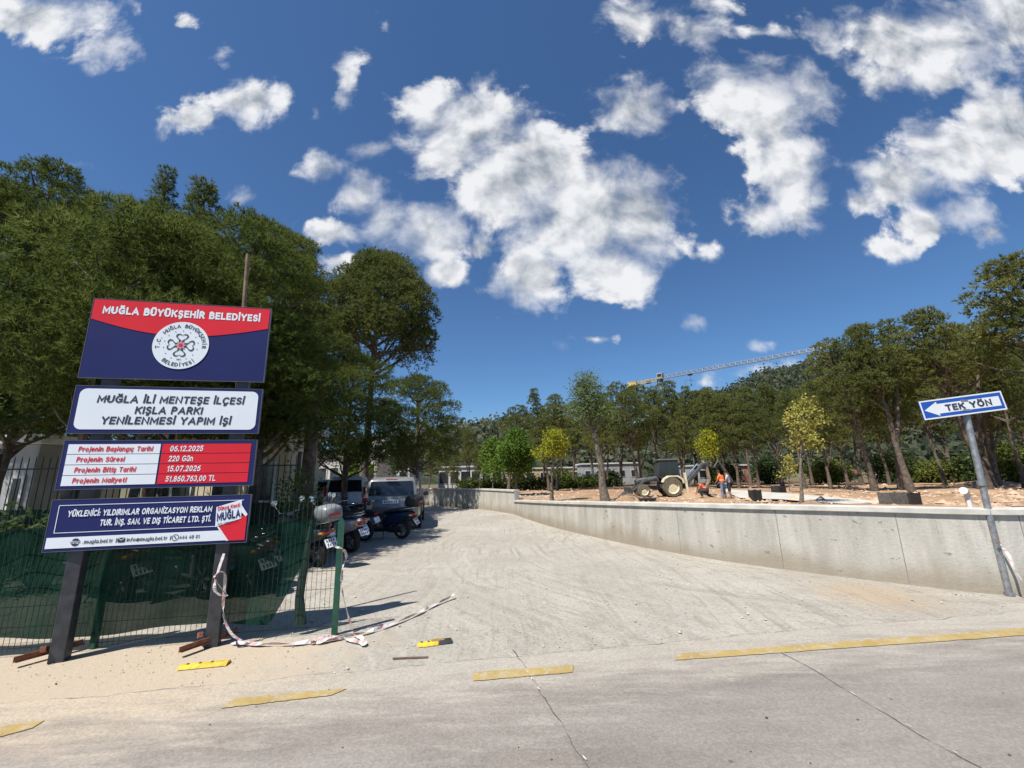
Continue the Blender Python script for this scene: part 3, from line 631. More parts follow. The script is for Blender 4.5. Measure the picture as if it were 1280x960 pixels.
# the big dark trees on the left: (u, v of the top, depth, R, crown base, shape, label ...)
LEFT = [
 (-30, 222, 12.5, 3.3, 3.6, 'dome', 'big dark pine cut by the left edge of the frame'),
 (74, 205, 14.0, 3.5, 2.6, 'dome', 'tall round-topped dark pine with a small cloud peeping over its crown, far left'),
 (146, 262, 7.6, 2.0, 3.2, 'round', 'bushy pine whose crown fills the space just above the left end of the billboard'),
 (214, 208, 16.3, 2.3, 2.8, 'cone', 'spiky twin-tipped pine rising above the middle of the billboard'),
 (262, 224, 11.2, 1.9, 3.0, 'cone', 'narrow pointed pine standing above the right half of the billboard'),
 (312, 272, 10.6, 2.2, 2.9, 'round', 'dense pine directly behind the wooden pole on top of the billboard'),
 (352, 292, 16.6, 2.5, 3.2, 'round', 'ragged pine on the right shoulder of the dark left hand group'),
 (388, 306, 19.0, 2.2, 4.5, 'cone', 'slim pine whose tip shows against a cloud beside the stone pine'),
 (396, 405, 16.4, 2.8, 2.5, 'round', 'drooping dark pine hanging low right of the billboard over the motorbikes'),
 (340, 390, 10.8, 1.9, 2.7, 'round', 'dark pine bough mass touching the right edge of the billboard'),
 (440, 446, 20.5, 3.0, 2.5, 'round', 'shaded pine hanging over the roof of the silver car'),
 (524, 470, 24.0, 2.6, 2.7, 'round', 'olive green pine with loose outer branches right of the silver car'),
 (215, 300, 8.6, 1.8, 3.2, 'round', 'olive pine mass directly over the top edge of the billboard'),
 (35, 236, 19.5, 4.2, 4.0, 'dome', 'broad dark pine filling the gap at the back of the group near the left edge'),
 (128, 246, 20.0, 3.8, 4.0, 'dome', 'broad dark pine at the back of the group, over the left end of the billboard'),
 (238, 270, 20.5, 3.4, 4.0, 'round', 'dark pine at the back between the two spiky pines'),
 (330, 330, 20.5, 3.2, 3.0, 'round', 'dark pine at the back, right of the wooden pole'),
 (45, 390, 10.5, 2.0, 3.2, 'round', 'low dark pine left of the lower billboard panels'),
]
for i, (u, v, y, R, cb, sh, lab) in enumerate(LEFT):
    tp = D(u, v, y); H = tp.z
    tb, me = tree_mesh(100 + i, H, cb, R, lean=(random.Random(i).uniform(-.5, .5), .2), nl=int(34 + 17 * (H - cb) * R / 9), lob=(.42, .85) if sh != 'cone' else (.45, .8), dens=50, nb=9, L=.155, w=.019, shape=sh, flat=.56, tr=.17 if y > 9 else .10, mat=m_pine, fill=.5)
    plant('pine_tree', tb, me, (tp.x, y, 0), lab)
tp = D(474, 325, 27.5)
tb, me = tree_mesh(131, tp.z, D(474, 438, 27.5).z, 4.9, lean=(.5, 0), nl=100, lob=(.8, 1.25), dens=20, nb=9, L=.26, w=.045, shape='umbrella', flat=.85, tr=.3, mat=m_stone, fill=.4)
plant('stone_pine', tb, me, (tp.x - .3, 27.5, 0), 'tall stone pine with a rounded umbrella crown standing against the clouds')
tp = D(4, 345, 8.2)
tb, me = tree_mesh(141, tp.z, 2.9, 1.25, nl=18, lob=(.5, .8), dens=14, nb=7, L=.15, w=.075, shape='round', tr=.09, leaf='broad', mat=m_broad, bark=m_bark2)
plant('broadleaf_tree', tb, me, (tp.x, 8.2, 0), 'broad-leaved tree with glossy green leaves at the far left edge')

# the pine wood of the park: eight trees grown once, copied with their trunk and crown
VAR = []
for i in range(9):
    H = 11.0
    tb, me = tree_mesh(200 + i, H, [4.2, 4.9, 3.9, 5.4, 4.6, 5.6, 4.2, 6.3, 6.6][i], [2.4, 2.8, 2.2, 2.9, 2.6, 2.6, 2.3, 3.2, 2.7][i], lean=[(-.8, 0), (.5, .3), (-1.2, .2), (.2, 0), (-1.6, 0), (.9, 0), (-.4, 0), (-2.0, 0), (-1.0, .2)][i],
                       nl=[28, 30, 30, 30, 28, 27, 29, 36, 33][i], lob=(.42, .92), dens=20, nb=9, L=.25, w=.045, shape=['round', 'ragged', 'cone', 'ragged', 'round', 'ragged', 'round', 'ragged', 'ragged'][i], flat=.54, tr=[.15, .17, .14, .18, .2, .15, .16, .22, .2][i], mat=m_pine2, fork=[0, 1, 0, 1, 0, 0, 1, 1, 1][i], fill=.2)
    VAR.append(plant('pine_tree', tb, me, (0, 0, 0), 'x', group='pines of the park wood'))
used = set()
def forest(u, v, y, var, rz, lab):
    # rz turns the tree; the crown's top is put at (u, v) at depth y
    tp = D(u, v, y)
    o = VAR[var] if var not in used else copy_tree(VAR[var]); used.add(var)
    s = tp.z / 11.0 * rnd.uniform(.985, 1.015); o.scale = (s * rnd.uniform(.95, 1.1), s * rnd.uniform(.95, 1.1), s); o.rotation_euler.z = rz
    ln = [(-.8, 0), (.5, .3), (-1.2, .2), (.2, 0), (-1.6, 0), (.9, 0), (-.4, 0), (-2.0, 0), (-1.0, .2)][var]
    c, q = math.cos(rz), math.sin(rz); dx = (ln[0] * c - ln[1] * q) * s; dy = (ln[0] * q + ln[1] * c) * s
    o.location = (tp.x - dx, y - dy, 0); o['label'] = lab
    return o
FOREST = [
 (556,549,58,0,.3,'small shaded pine at the end of the driveway, nearest the silver car'),
 (585,537,62,1,1.9,'round-headed pine standing clear against the sky beyond the far wall bend'),
 (611,547,60,2,4.1,'pine just left of the white house on the low hill'),
 (634,549,66,3,2.2,'pine directly below the white house on the low hill'),
 (648,516,52,4,3.4,'pine behind the fresh green round tree on the corner of the wall'),
 (668,494,46,2,.2,'thin pine with a spiky tip left of the pale wispy tree'),
 (694,503,50,5,1.2,'pine rising straight behind the small yellow-green tree'),
 (717,512,56,1,5.2,'pine seen just behind the upper trunk of the leaning wispy tree'),
 (752,503,50,0,2.7,'pine right of the leaning wispy tree, over the backhoe bucket'),
 (770,487,44,4,.1,'tall pine with a flat tip under the orange end of the crane counter jib'),
 (792,490,47,6,1.4,'pine between the crane counterweight and its mast'),
 (812,493,51,3,4.4,'pine just left of the crane mast, over the digger cab'),
 (834,488,53,5,2.0,'pine just right of the crane mast'),
 (855,491,48,2,3.3,'pine in front of the thin grey pole under the crane jib'),
 (882,484,46,1,.8,'pine with a knobbly tip right of the thin grey pole'),
 (905,493,44,6,5.0,'pine behind the two standing workers'),
 (930,485,42,0,1.0,'pine left of the yellow tree, below the small cloud'),
 (956,482,45,3,2.5,'pine whose top meets the foot of the hill left of the yellow tree'),
 (984,486,40,5,4.0,'pine directly behind the yellow tree'),
 (1012,478,38,6,.4,'pine under the far tip of the crane jib'),
 (1036,428,33,4,.25,'tall pine that hides the tip of the crane jib'),
 (1074,410,31.5,8,.1,'second tall pine right of the crane jib, with knobbly branches on top'),
 (1108,399,33,2,3.0,'tall pine between the hidden crane tip and the one-way sign'),
 (1146,393,30.5,7,.15,'tall crooked pine with a forked leaning trunk just left of the one-way sign'),
 (1176,413,34,1,2.2,'pine rising straight above the left end of the one-way sign'),
 (1200,408,36,6,1.1,'pine rising straight above the right end of the one-way sign'),
 (1256,322,25,7,.35,'tallest pine, at the right edge of the frame, with tiered dark branches'),
 (1318,352,23,8,.2,'large pine mostly outside the right edge of the frame'),
 (1232,425,31,5,3.9,'pine filling the gap right of the one-way sign below the tallest pine'),
 (780,503,63,7,2.0,'background pine over the front wheel of the backhoe'),
 (868,500,61,8,3.1,'background pine behind the raised backhoe arm'),
 (905,500,64,4,3.3,'background pine right of the raised backhoe arm'),
 (962,494,58,3,5.5,'background pine behind the left side of the yellow tree'),
 (1052,474,48,1,3.6,'background pine showing between the yellow tree and the tall pines'),
 (1098,455,50,0,2.4,'background pine behind the wooden planter boxes on the soil'),
 (1150,450,46,6,4.6,'background pine behind the left arrow point of the one-way sign'),
 (1200,448,44,3,3.0,'background pine behind the top of the sign pole'),
 (1262,440,41,2,2.9,'background pine low at the right edge behind the white pipe'),
 (735,515,64,3,1.7,'background pine behind the trunk of the leaning wispy tree'),
 (680,520,66,6,2.6,'background pine seen between the green round tree and the yellow-green tree'),
 (700,522,58,0,4.4,'background pine right of the yellow-green tree'),
 (760,512,60,5,5.6,'background pine straight above the loader bucket'),
 (822,505,66,2,.9,'background pine behind the digger cab roof'),
 (846,508,58,6,4.0,'background pine just right of the digger cab'),
 (890,505,56,0,5.1,'background pine behind the yellow-green sapling'),
 (925,500,52,3,.3,'background pine directly behind the brown-red shed'),
 (1000,490,46,6,1.9,'background pine straight behind the trunk of the yellow tree'),
 (1030,484,44,0,4.8,'background pine in the gap right of the yellow tree'),
 (1076,465,42,2,.7,'background pine behind the tiled cottage'),
 (1130,455,39,5,2.0,'background pine left of the forked leaning trunk'),
 (1228,452,37,4,1.5,'background pine between the sign pole and the tallest pine'),
 (598,556,52,6,1.0,'short pine before the dark arcade openings, right of the round-headed pine'),
 (570,560,50,2,2.8,'short pine before the dark arcade openings, left of the round-headed pine'),
 (540,556,46,1,5.5,'short pine in the shade at the driveway bend'),
]
for (u, v, *rest) in FOREST: forest(u, v - (9 if 640 < u < 870 else 0), *rest)

# special small trees of the park
def small(seed, u, vt, ub, vb, R, cbv, mat, lab, name='young_tree', nl=16, leafL=.13, leafw=.07, dens=10, lob=(.4, .7), tr=.06, nb=6, shape='ragged', bark=None, y=None, fill=.1):
    g = G(ub, vb) if y is None else D(ub, vb, y); tp = D(u, vt, g.y); cb = D(u, cbv, g.y).z
    tb, me = tree_mesh(seed, tp.z, cb, R, lean=((tp.x - g.x), 0), nl=nl, lob=lob, dens=dens, nb=nb, L=leafL, w=leafw, shape=shape, flat=.8, tr=tr, leaf='broad', mat=mat, fill=fill)
    return plant(name, tb, me, (g.x, g.y, 0), lab, bark=bark or m_bark2)
small(301, 645, 541, 645, 614, 2.5, 590, m_green, 'round fresh green tree behind the corner of the far wall', 'round_tree', nl=34, leafL=.26, leafw=.16, lob=(.45, .95), tr=.16, nb=6, y=40)
small(302, 693, 540, 689, 620, 1.35, 572, m_ygreen, 'small yellow-green tree with a forked bare trunk left of the leaning tree', nl=18, leafL=.17, leafw=.1, lob=(.28, .58), tr=.13, y=29)
small(303, 731, 472, 757, 625, 1.9, 528, m_wispy, 'leaning tree with a bare grey trunk and pale wispy crown', 'leaning_tree', nl=22, leafL=.26, leafw=.06, lob=(.5, .85), dens=9, tr=.26, y=26.5, bark=m_bark2)
small(304, 1003, 501, 1001, 628, 1.6, 560, m_yellow, 'yellow-leaved young tree standing alone in front of the pines', 'yellow_tree', nl=20, leafL=.19, leafw=.09, lob=(.25, .55), dens=7.5, tr=.09, y=21.5)
small(305, 885, 541, 884, 606, 1.5, 570, m_ygreen, 'bright yellow-green sapling above the backhoe arm', nl=18, leafL=.24, leafw=.14, lob=(.38, .75), tr=.09, y=44)
small(306, 984, 570, 986, 607, .9, 596, m_yellow, 'tiny sapling with a few yellow leaves left of the yellow tree', 'sapling', nl=8, leafL=.18, leafw=.1, lob=(.3, .45), dens=6, tr=.04, y=34)
small(307, 616, 553, 616, 610, 1.5, 585, m_green, 'slender green young tree left of the round green tree', nl=16, leafL=.26, leafw=.15, lob=(.6, .9), tr=.07, y=44)
small(308, 508, 552, 506, 600, 1.3, 588, m_wispy, 'pale green young tree catching light behind the silver car', nl=14, leafL=.24, leafw=.14, lob=(.5, .8), tr=.07, y=33)
small(309, 446, 572, 447, 600, 1.3, 592, m_green, 'low light green bush-like tree in front of the white shop building', nl=12, leafL=.24, leafw=.16, lob=(.5, .8), tr=.07, y=36)

# shrubs of the undergrowth
def shrub(seed, u, v, y, R, H, mat, lab, name='shrub', L=.2, w=.1):
    p = D(u, v, y)
    tb, me = tree_mesh(seed, H, .25, R, nl=12, lob=(R * .35, R * .5), dens=10 / max(.5, R) ** .5, nb=6, L=L, w=w, shape='round', flat=.8, tr=.05, leaf='broad', mat=mat, fill=.1)
    return plant(name, tb, me, (p.x, y, 0), lab, 'shrub', bark=m_bark2)
shrub(401, 20, 630, 7.4, .9, 1.15, m_broad, 'leafy shrub behind the green fence at the left edge', L=.12, w=.07)
shrub(402, 372, 600, 9.9, .7, 1.9, m_pine, 'dark evergreen shrub at the end of the black iron fence', L=.12, w=.05)
for i, (u, y, R, H, lab) in enumerate(((760, 62, 2.6, 3.0, 'dark shrub behind the backhoe bucket'), (905, 60, 3.0, 3.4, 'dark shrub behind the workers'), (960, 57, 3.0, 3.2, 'dark shrub left of the yellow tree trunk'),
        (1035, 50, 3.0, 3.4, 'dark shrub right of the yellow tree trunk'), (1120, 50, 3.2, 3.6, 'dark shrub left of the crooked pine'), (1175, 47, 3.0, 3.4, 'green shrub right of the crooked pine'),
        (1215, 45, 2.6, 3.2, 'green shrub behind the one-way sign pole'), (1268, 42, 3.0, 3.6, 'green shrub at the right edge behind the white pipe'), (830, 64, 3.4, 3.0, 'dark shrub behind the digger cab'), (700, 66, 2.4, 2.6, 'dark shrub behind the yellow-green tree'))):
    shrub(410 + i, u, 600, y, R * .8, H * (.55 + .11 * (i * 7 % 5)), m_pine if i % 2 else m_broad, lab, L=.34, w=.2)  # darker leaf materials stand in for the shade under the pines
# long dark hedge across the far side of the park
r = np.random.default_rng(9); A_, B__ = D(572, 600, 54), D(745, 598, 56); k = 900
tt_ = r.random(k); c = np.array(A_)[None] * (1 - tt_[:, None]) + np.array(B__)[None] * tt_[:, None]; c[:, 2] = r.uniform(.1, 1.25, k); c[:, 1] += r.normal(size=k) * .3
me = np_mesh('hedge', rhombs(c, r.normal(size=(k, 3)), 8, .34, .22, .8, r), 4, m_pine, tint=np.repeat(r.uniform(0, .4, k), 8))
tag(link('hedge', me), 'long low dark hedge along the far edge of the red soil', 'hedge')
# wooded cover of the hills: nobody could count it
def wood(name, HVs, n, k, cnt, L, seed, lab, rows):
    r = np.random.default_rng(seed); a = np.array(HVs)
    j = r.integers(rows[0], rows[1], cnt); i = r.integers(0, n - 1, cnt); c = a[j * n + i] + r.normal(size=(cnt, 3)) * np.array([L * 1.2, L * 1.2, L * .25]); c[:, 2] += L * .2
    d = r.normal(size=(cnt, 3)); d[:, 2] = abs(d[:, 2])
    me = np_mesh(name, rhombs(c, d, 12, L, L * .6, .8, r), 4, m_hazed_scrub, tint=np.repeat(r.uniform(0, .9, cnt), 12))
    tag(link(name, me), lab, 'wood', kind='stuff')
wood('hill_wood', HV, HN, HK, 9000, 5.0, 21, 'scattered dark trees covering the distant hillside', (1, 28))
wood('low_hill_wood', HV2, HN2, HK2, 2600, 4.0, 22, 'trees covering the low hill beyond the driveway', (4, 28))

# ------------------------------------------------------------------ buildings
m_glass = M('window glass', (.02, .025, .03), .12, var=.3, scale=2, spec=.8)
m_wframe = M('window frame paint', (.55, .55, .53), .6)
def house(name, lab, u0, u1, vt, y, dep, wall, floors, cols, roof='flat', roofm=None, yaw=0.0, win=(1.0, 1.2), zb=0.0, frame=None, cat='building'):
    a, c = D(u0, 598, y), D(u1, 598, y); w = c.x - a.x; zt = D((u0 + u1) / 2, vt, y).z; h = zt - zb
    o = empty(name, ((a.x + c.x) / 2, y, zb), yaw); tag(o, lab, cat)
    b = MB(); b.box((0, dep / 2, h / 2), (w, dep, h)); b.build('wall', wall, o, bevel=.03)
    b = MB()
    if roof == 'flat': b.box((0, dep / 2, h + .12), (w + .4, dep + .4, .24))
    else:
        b.prism([(-w / 2 - .4, h), (w / 2 + .4, h), (w / 2 - min(w, dep) * .35, h + w * .16), (-w / 2 + min(w, dep) * .35, h + w * .16)], 'Y', -.4, dep + .4)
    b.build('roof', roofm or m_wframe, o)
    fh = h / floors
    for f in range(floors):
        for q in range(cols):
            x = -w / 2 + w * (q + .5) / cols; z = fh * (f + .52)
            ww, hh = win[0] * w / cols * .55, min(win[1], fh * .6)
            wf = MB(); wf.box((x, -.02, z), (ww + .16, .08, hh + .16)); fo = wf.build('window', frame or m_wframe, o)
            p = MB(); p.box((x, -.045, z), (ww, .06, hh)); p.build('pane', m_glass, fo)
    return o
m_cream = M('cream render', (.62, .53, .37), .9, scale=.8); m_white = M('white render', (.50, .49, .465), .9, scale=.6)
m_greyp = M('grey cladding', (.30, .31, .31), .7, scale=1.5); m_yel = M('yellow render', (.42, .34, .17), .9, scale=.8)
m_tile = M('red roof tiles', (.36, .15, .09), .9, scale=3); m_brick = M('brown red panels', (.28, .12, .08), .9, scale=2)
house('cream_building', 'cream rendered building behind the billboard and the black iron fence', 205, 358, 540, 13.4, 2.2, m_cream, 1, 3, win=(.7, 1.1))
house('site_cabin', 'grey ribbed site cabin with a white roof edge at the left edge of the frame', -60, 42, 556, 11.5, 2.6, m_greyp, 1, 3, win=(.5, .9), roofm=M('cabin roof', (.7, .7, .7), .5))
house('shop_building', 'low white shop building with dark shutters seen under the pines left of the silver car', 395, 470, 571, 48, 8, m_white, 1, 5, win=(1.2, 1.7))
house('white_block', 'white two-storey building glimpsed between trunks behind the silver car', 446, 512, 545, 62, 8, m_white, 2, 4)
house('arcade_building', 'low white building with dark arcade openings beyond the far wall bend', 548, 628, 584, 72, 8, m_white, 1, 6, win=(1.35, 1.9))
house('yellow_building', 'low yellow building behind the round green tree', 618, 726, 586, 84, 8, m_yel, 1, 6, win=(1.0, 1.5))
house('hill_house', 'white house standing on the low hill left of the crane', 627, 640, 538, 300, 14, m_white, 2, 2, zb=22, win=(.8, 2))
house('hill_house', 'smaller white house on the low hill right of its bigger neighbour', 641, 649, 541, 310, 12, m_white, 2, 1, zb=22, win=(.8, 2))
house('terrace_building', 'pale terraced building glimpsed between trunks above the backhoe bucket', 728, 800, 580, 78, 8, m_greyp, 1, 5, win=(.8, 1.1))
house('grey_building', 'grey low building behind the raised backhoe arm', 872, 925, 582, 76, 8, m_greyp, 1, 4, win=(1, 1.2))
house('red_shed', 'brown-red shed between the workers and the yellow tree', 922, 944, 582, 70, 5, m_brick, 1, 2, win=(.7, .9))
house('tiled_cottage', 'white cottage with a red tiled roof glimpsed right of the yellow tree', 1050, 1078, 592, 66, 6, m_white, 1, 2, roof='hip', roofm=m_tile, win=(.7, .9))
for i, (u0, u1, vt, y, lab) in enumerate(((1128, 1142, 468, 620, 'pale house on the hillside left of the one-way sign'), (1190, 1204, 462, 640, 'pale house on the hillside above the middle of the one-way sign'), (1212, 1230, 466, 600, 'wide pale house on the hillside above the right end of the one-way sign'))):
    z = D((u0 + u1) / 2, vt, y).z
    house('hillside_house', lab, u0, u1, vt, y, 12, M('stone render', (.40, .35, .27), .9, scale=.3), 2, 2, zb=z - 9, roof='hip', roofm=m_tile, win=(.8, 2))

# ------------------------------------------------------------------ tower crane
m_crw = M('crane white paint', (.30, .26, .215), .5, coord='P', scale=.3); m_cry = M('crane yellow paint', (.52, .38, .14), .5, coord='P', scale=.3); m_dark = M('dark steel', (.035, .037, .04), .5)
m_steel = M('galvanised steel', (.30, .31, .32), .45, metal=.6, scale=14, var=.25)
def lattice(b, a, c, w0, w1, n, r, tri=False):
    a, c = Vector(a), Vector(c); t = (c - a).normalized(); up = Vector((0, 0, 1)) if abs(t.z) < .9 else Vector((0, 1, 0)); sd = t.cross(up).normalized(); up = sd.cross(t)
    offs = [(-.5, 0), (.5, 0), (0, .9)] if tri else [(-.5, -.5), (.5, -.5), (.5, .5), (-.5, .5)]
    pt = lambda k, i: a.lerp(c, i / n) + (sd * offs[k][0] + up * offs[k][1]) * (w0 + (w1 - w0) * i / n)
    m = len(offs)
    for k in range(m): b.tube([pt(k, 0), pt(k, n)], r, 4)
    for i in range(n):
        for k in range(m): b.tube([pt(k, i), pt((k + 1) % m, i + 1)], r * .65, 4, caps=False); b.tube([pt(k, i), pt((k + 1) % m, i)], r * .55, 4, caps=False)
cp = D(825, 475, 180); ct = D(1040, 428, 139)
crane = tag(empty('tower_crane', (cp.x, cp.y, 0)), 'pale tower crane with a long lattice jib rising over the pines', 'crane')
L0 = lambda p: Vector((p[0] - cp.x, p[1] - cp.y, p[2]))
top = cp.z; jd = (Vector((ct.x, ct.y, 0)) - Vector((cp.x, cp.y, 0))); jl = jd.length; jd.normalize()
b = MB(); lattice(b, (0, 0, 0), (0, 0, top - .3), 1.9, 1.9, 22, .13); b.build('mast', m_crw, crane)
b = MB(); lattice(b, jd * 1.5 + Vector((0, 0, top + .3)), jd * (jl + 3) + Vector((0, 0, top + .9)), 1.7, 1.3, 30, .11, True); b.build('jib', m_crw, crane)
b = MB(); lattice(b, -jd * 1.2 + Vector((0, 0, top + .3)), -jd * 14.5 + Vector((0, 0, top + .3)), 1.3, 1.3, 8, .11); b.build('counter_jib', m_cry, crane)
b = MB(); ja = math.atan2(jd.y, jd.x); b.box(-jd * 13 + Vector((0, 0, top + .1)), (4.2, 1.6, 2.4), ja); cw = b.build('counterweight', m_cry, crane, bevel=.05)
b = MB(); b.box(-jd * 12.6 + Vector((0, 0, top + 1.2)), (3.4, 1.7, .5), ja); b.build('white_block', m_crw, cw)
b = MB(); b.box(jd * .2 + Vector((0, 0, top + 1.6)), (2.6, 2.2, 2.6), ja); cb_ = b.build('cab', m_crw, crane, bevel=.15)
b = MB(); b.box(jd * .3 + Vector((jd.y, -jd.x, 0)) * 1.12 + Vector((0, 0, top + 1.9)), (1.8, .08, 1.2), ja); b.build('window', m_glass, cb_)
b = MB(); b.lathe([(1.2, 0), (1.4, .1), (1.4, .7), (1.1, .8)], (0, 0, top - .6), n=14); b.build('slewing_ring', m_dark, crane)
b = MB(); b.box(-jd * 5.4 + Vector((0, 0, top - .2)), (2.0, 1.2, 1.0), ja); b.build('winch', m_dark, crane, bevel=.05)
b = MB(); b.box(jd * 13 + Vector((0, 0, top + .05)), (1.6, 1.2, .5), ja); b.tube([jd * 13 + Vector((0, 0, top)), jd * 13 + Vector((0, 0, top - 4.2))], .05, 4); b.box(jd * 13 + Vector((0, 0, top - 4.4)), (.5, .4, .7), ja); b.build('trolley', m_dark, crane)
pp = D(856, 475, 70)
b = MB(); b.tube([(0, 0, 0), (0, 0, pp.z)], [.11, .05], 8); o = b.build('lamp_pole', m_steel); o.location = (pp.x, pp.y, 0); tag(o, 'thin grey pole standing up out of the pines below the crane jib', 'pole')
b = MB(); b.tube([(0, 0, pp.z - .1), (.5, 0, pp.z), (1.0, 0, pp.z - .05)], .05, 6); b.box((1.15, 0, pp.z - .07), (.6, .22, .09)); b.build('lamp_arm', m_steel, o)

# ------------------------------------------------------------------ project billboard
X0, Y0, AZ, BW = -4.8469, 4.5451, .229, 1.8691
m_navy = M('navy print', (.020, .027, .115), .7, spec=.12, var=.06, scale=2); m_red = M('red print', (.66, .028, .045), .7, spec=.12, var=.06, scale=2); m_wht = M('white print', (.74, .79, .84), .7, spec=.12, var=.03, scale=2)
m_ink = M('dark ink', (.03, .035, .06), .5); m_edge = M('panel edge', (.12, .125, .15), .4, metal=.3); m_grn = M('dark green print', (.03, .075, .065), .5); m_pink = M('pink print', (.55, .25, .32), .5)
m_post = M('charcoal painted steel', (.040, .043, .050), .42, var=.3, scale=9, spec=.5)
bb = tag(empty('project_billboard', (X0, Y0, 0), AZ), 'project billboard of four printed panels on two charcoal posts beside the driveway', 'billboard')
for xx in (.2594, 1.621):
    b = MB(); b.box((xx, .10, 1.86), (.13, .13, 3.74), rz=.12); b.build('post', m_post, bb, bevel=.008)
m_rust = M('rusty angle iron', (.16, .055, .028), .85, col2=(.28, .11, .06), scale=14, bump=.4)
for xx, a0, a1 in ((.2594, (17, 835), (104, 811)), (1.621, (224, 822), (296, 796))):
    R_ = Matrix.Rotation(-AZ, 3, 'Z'); p = R_ @ (G(*a0) - Vector((X0, Y0, 0))); q = R_ @ (G(*a1) - Vector((X0, Y0, 0)))
    b = MB(); d = (q - p); L_ = d.length; ang_ = math.atan2(d.y, d.x); md = (p + q) / 2
    b.box((md.x, md.y, .05), (L_, .055, .008), ang_, 0, .0); b.box((md.x, md.y - .024, .078), (L_, .008, .05), ang_); b.build('foot_brace', m_rust, bb)
    b = MB(); b.box((xx - .12, .07, .12), (.2, .04, .05), 2.0, .3); b.build('foot_stub', m_rust, bb)
def panel(zt, zb_):
    b = MB(); b.box((BW / 2, .016, (zt + zb_) / 2), (BW, .03, zt - zb_)); p = b.build('sign_panel', [m_navy], bb, bevel=.003)
    b = MB(); e = .006
    for (x0, x1, z0, z1) in ((0, BW, zt, zt + e), (0, BW, zb_ - e, zb_), (-e, 0, zb_ - e, zt + e), (BW, BW + e, zb_ - e, zt + e)): b.box(((x0 + x1) / 2, .016, (z0 + z1) / 2), (x1 - x0, .034, z1 - z0))
    b.build('edge_trim', m_edge, p); return p
def flat(b, pts, y): b.poly([(x, y, z) for x, z in pts])
Z = [3.839, 2.8941, 2.7972, 2.2713, 2.1867, 1.6739, 1.5633, 1.053]
Y1, Y2, Y3, Y4 = -.0025, -.005, -.0075, -.010
# panel 1: red wave, heading, round emblem
zt, zb_ = Z[0], Z[1]; H = zt - zb_; p1 = panel(zt, zb_)
def fr(fx, fz): return (fx * BW, zt - fz * H)
b = MB(); n = 32
lo = [fr(.004 + .992 * i / n, .262 + .165 * math.sin(math.pi * (i / n) ** .95) + .02 * i / n) for i in range(n + 1)]; hi = [fr(.004 + .992 * i / n, .008) for i in range(n + 1)]
b.add([(x, Y1, z) for x, z in lo + hi], [(i, i + 1, n + 2 + i, n + 1 + i) for i in range(n)]); b.build('red_band', m_red, p1, fixn=False)
b = MB(); x, z = fr(.50, .142); put_text(b, 'MUĞLA BÜYÜKŞEHİR BELEDİYESİ', x, z, .098 * H,   .885 * BW, bold=.045, y=Y2); b.build('lettering', m_wht, p1, fixn=False)
ex, ez = fr(.507, .557); er = .292
b = MB()
def disc(b, cx, cz, r0, y, n=48, a0=0, a1=2 * math.pi): flat(b, [(cx + r0 * math.cos(a0 + (a1 - a0) * i / n), cz + r0 * math.sin(a0 + (a1 - a0) * i / n)) for i in range(n)], y)
b.mi = 0; disc(b, ex, ez, er, Y2)
b.mi = 1
def arc_text(b, s, cx, cz, rad, a_mid, a_span, cap, top=True):
    k = len(s)
    for i, ch in enumerate(s):
        if ch == ' ': continue
        f = (i + .5) / k - .5; a = a_mid - f * a_span if top else a_mid + f * a_span
        put_text(b, ch, cx + rad * math.cos(a), cz + rad * math.sin(a), cap, bold=.02, y=Y3, rot=a - math.pi / 2 if top else a + math.pi / 2)
arc_text(b, 'T.C. MUĞLA BÜYÜKŞEHİR', ex, ez, er * .82, math.radians(92), math.radians(200), er * .15)
arc_text(b, 'BELEDİYESİ', ex, ez, er * .82, math.radians(-90), math.radians(86), er * .15, False)
put_text(b, '2014', ex, ez - er * .60, er * .06, bold=.02, y=Y3)
def heart_ring(b, ang, r0, r1, sc, y, w):
    pts = []
    for i in range(36):
        t = 2 * math.pi * i / 36; hx = 16 * math.sin(t) ** 3; hz = 13 * math.cos(t) - 5 * math.cos(2 * t) - 2 * math.cos(3 * t) - math.cos(4 * t); pts.append((hx / 17 * sc, (hz + 17) / 30 * (r1 - r0) + r0))
    c, s_ = math.cos(ang), math.sin(ang); cz_ = (r0 + r1) / 2
    o_ = [(px, pz) for px, pz in pts]; in_ = [(px * w, cz_ + (pz - cz_) * w) for px, pz in pts]
    tr = lambda q: (ex + q[0] * c - q[1] * s_, y, ez + q[0] * s_ + q[1] * c)
    b.add([tr(q) for q in o_] + [tr(q) for q in in_], [(i, (i + 1) % 36, 36 + (i + 1) % 36, 36 + i) for i in range(36)])
b.mi = 2
for k in range(4): heart_ring(b, k * math.pi / 2 - .03, er * .12, er * .50, er * .245, Y3, .74)
for k in range(8):
    a = k * math.pi / 4 + math.pi / 8; flat(b, [(ex + er * q * math.cos(a + o_), ez + er * q * math.sin(a + o_)) for q, o_ in ((.10, -.5), (.31, 0), (.10, .5))], Y3 + .0005)
for k in range(14):
    a = k * 2 * math.pi / 14 + .2; disc(b, ex + er * .61 * math.cos(a), ez + er * .61 * math.sin(a), er * .02, Y3, 8)
b.mi = 3; flat(b, [(ex + er * (.21 if i % 2 == 0 else .12) * math.cos(i * math.pi / 8), ez + er * (.21 if i % 2 == 0 else .12) * math.sin(i * math.pi / 8)) for i in range(16)], Y4)
b.mi = 4; disc(b, ex, ez, er * .07, Y4 - .002, 16)
b.build('emblem', [m_wht, m_ink, m_grn, m_pink, m_red], p1, fixn=False)
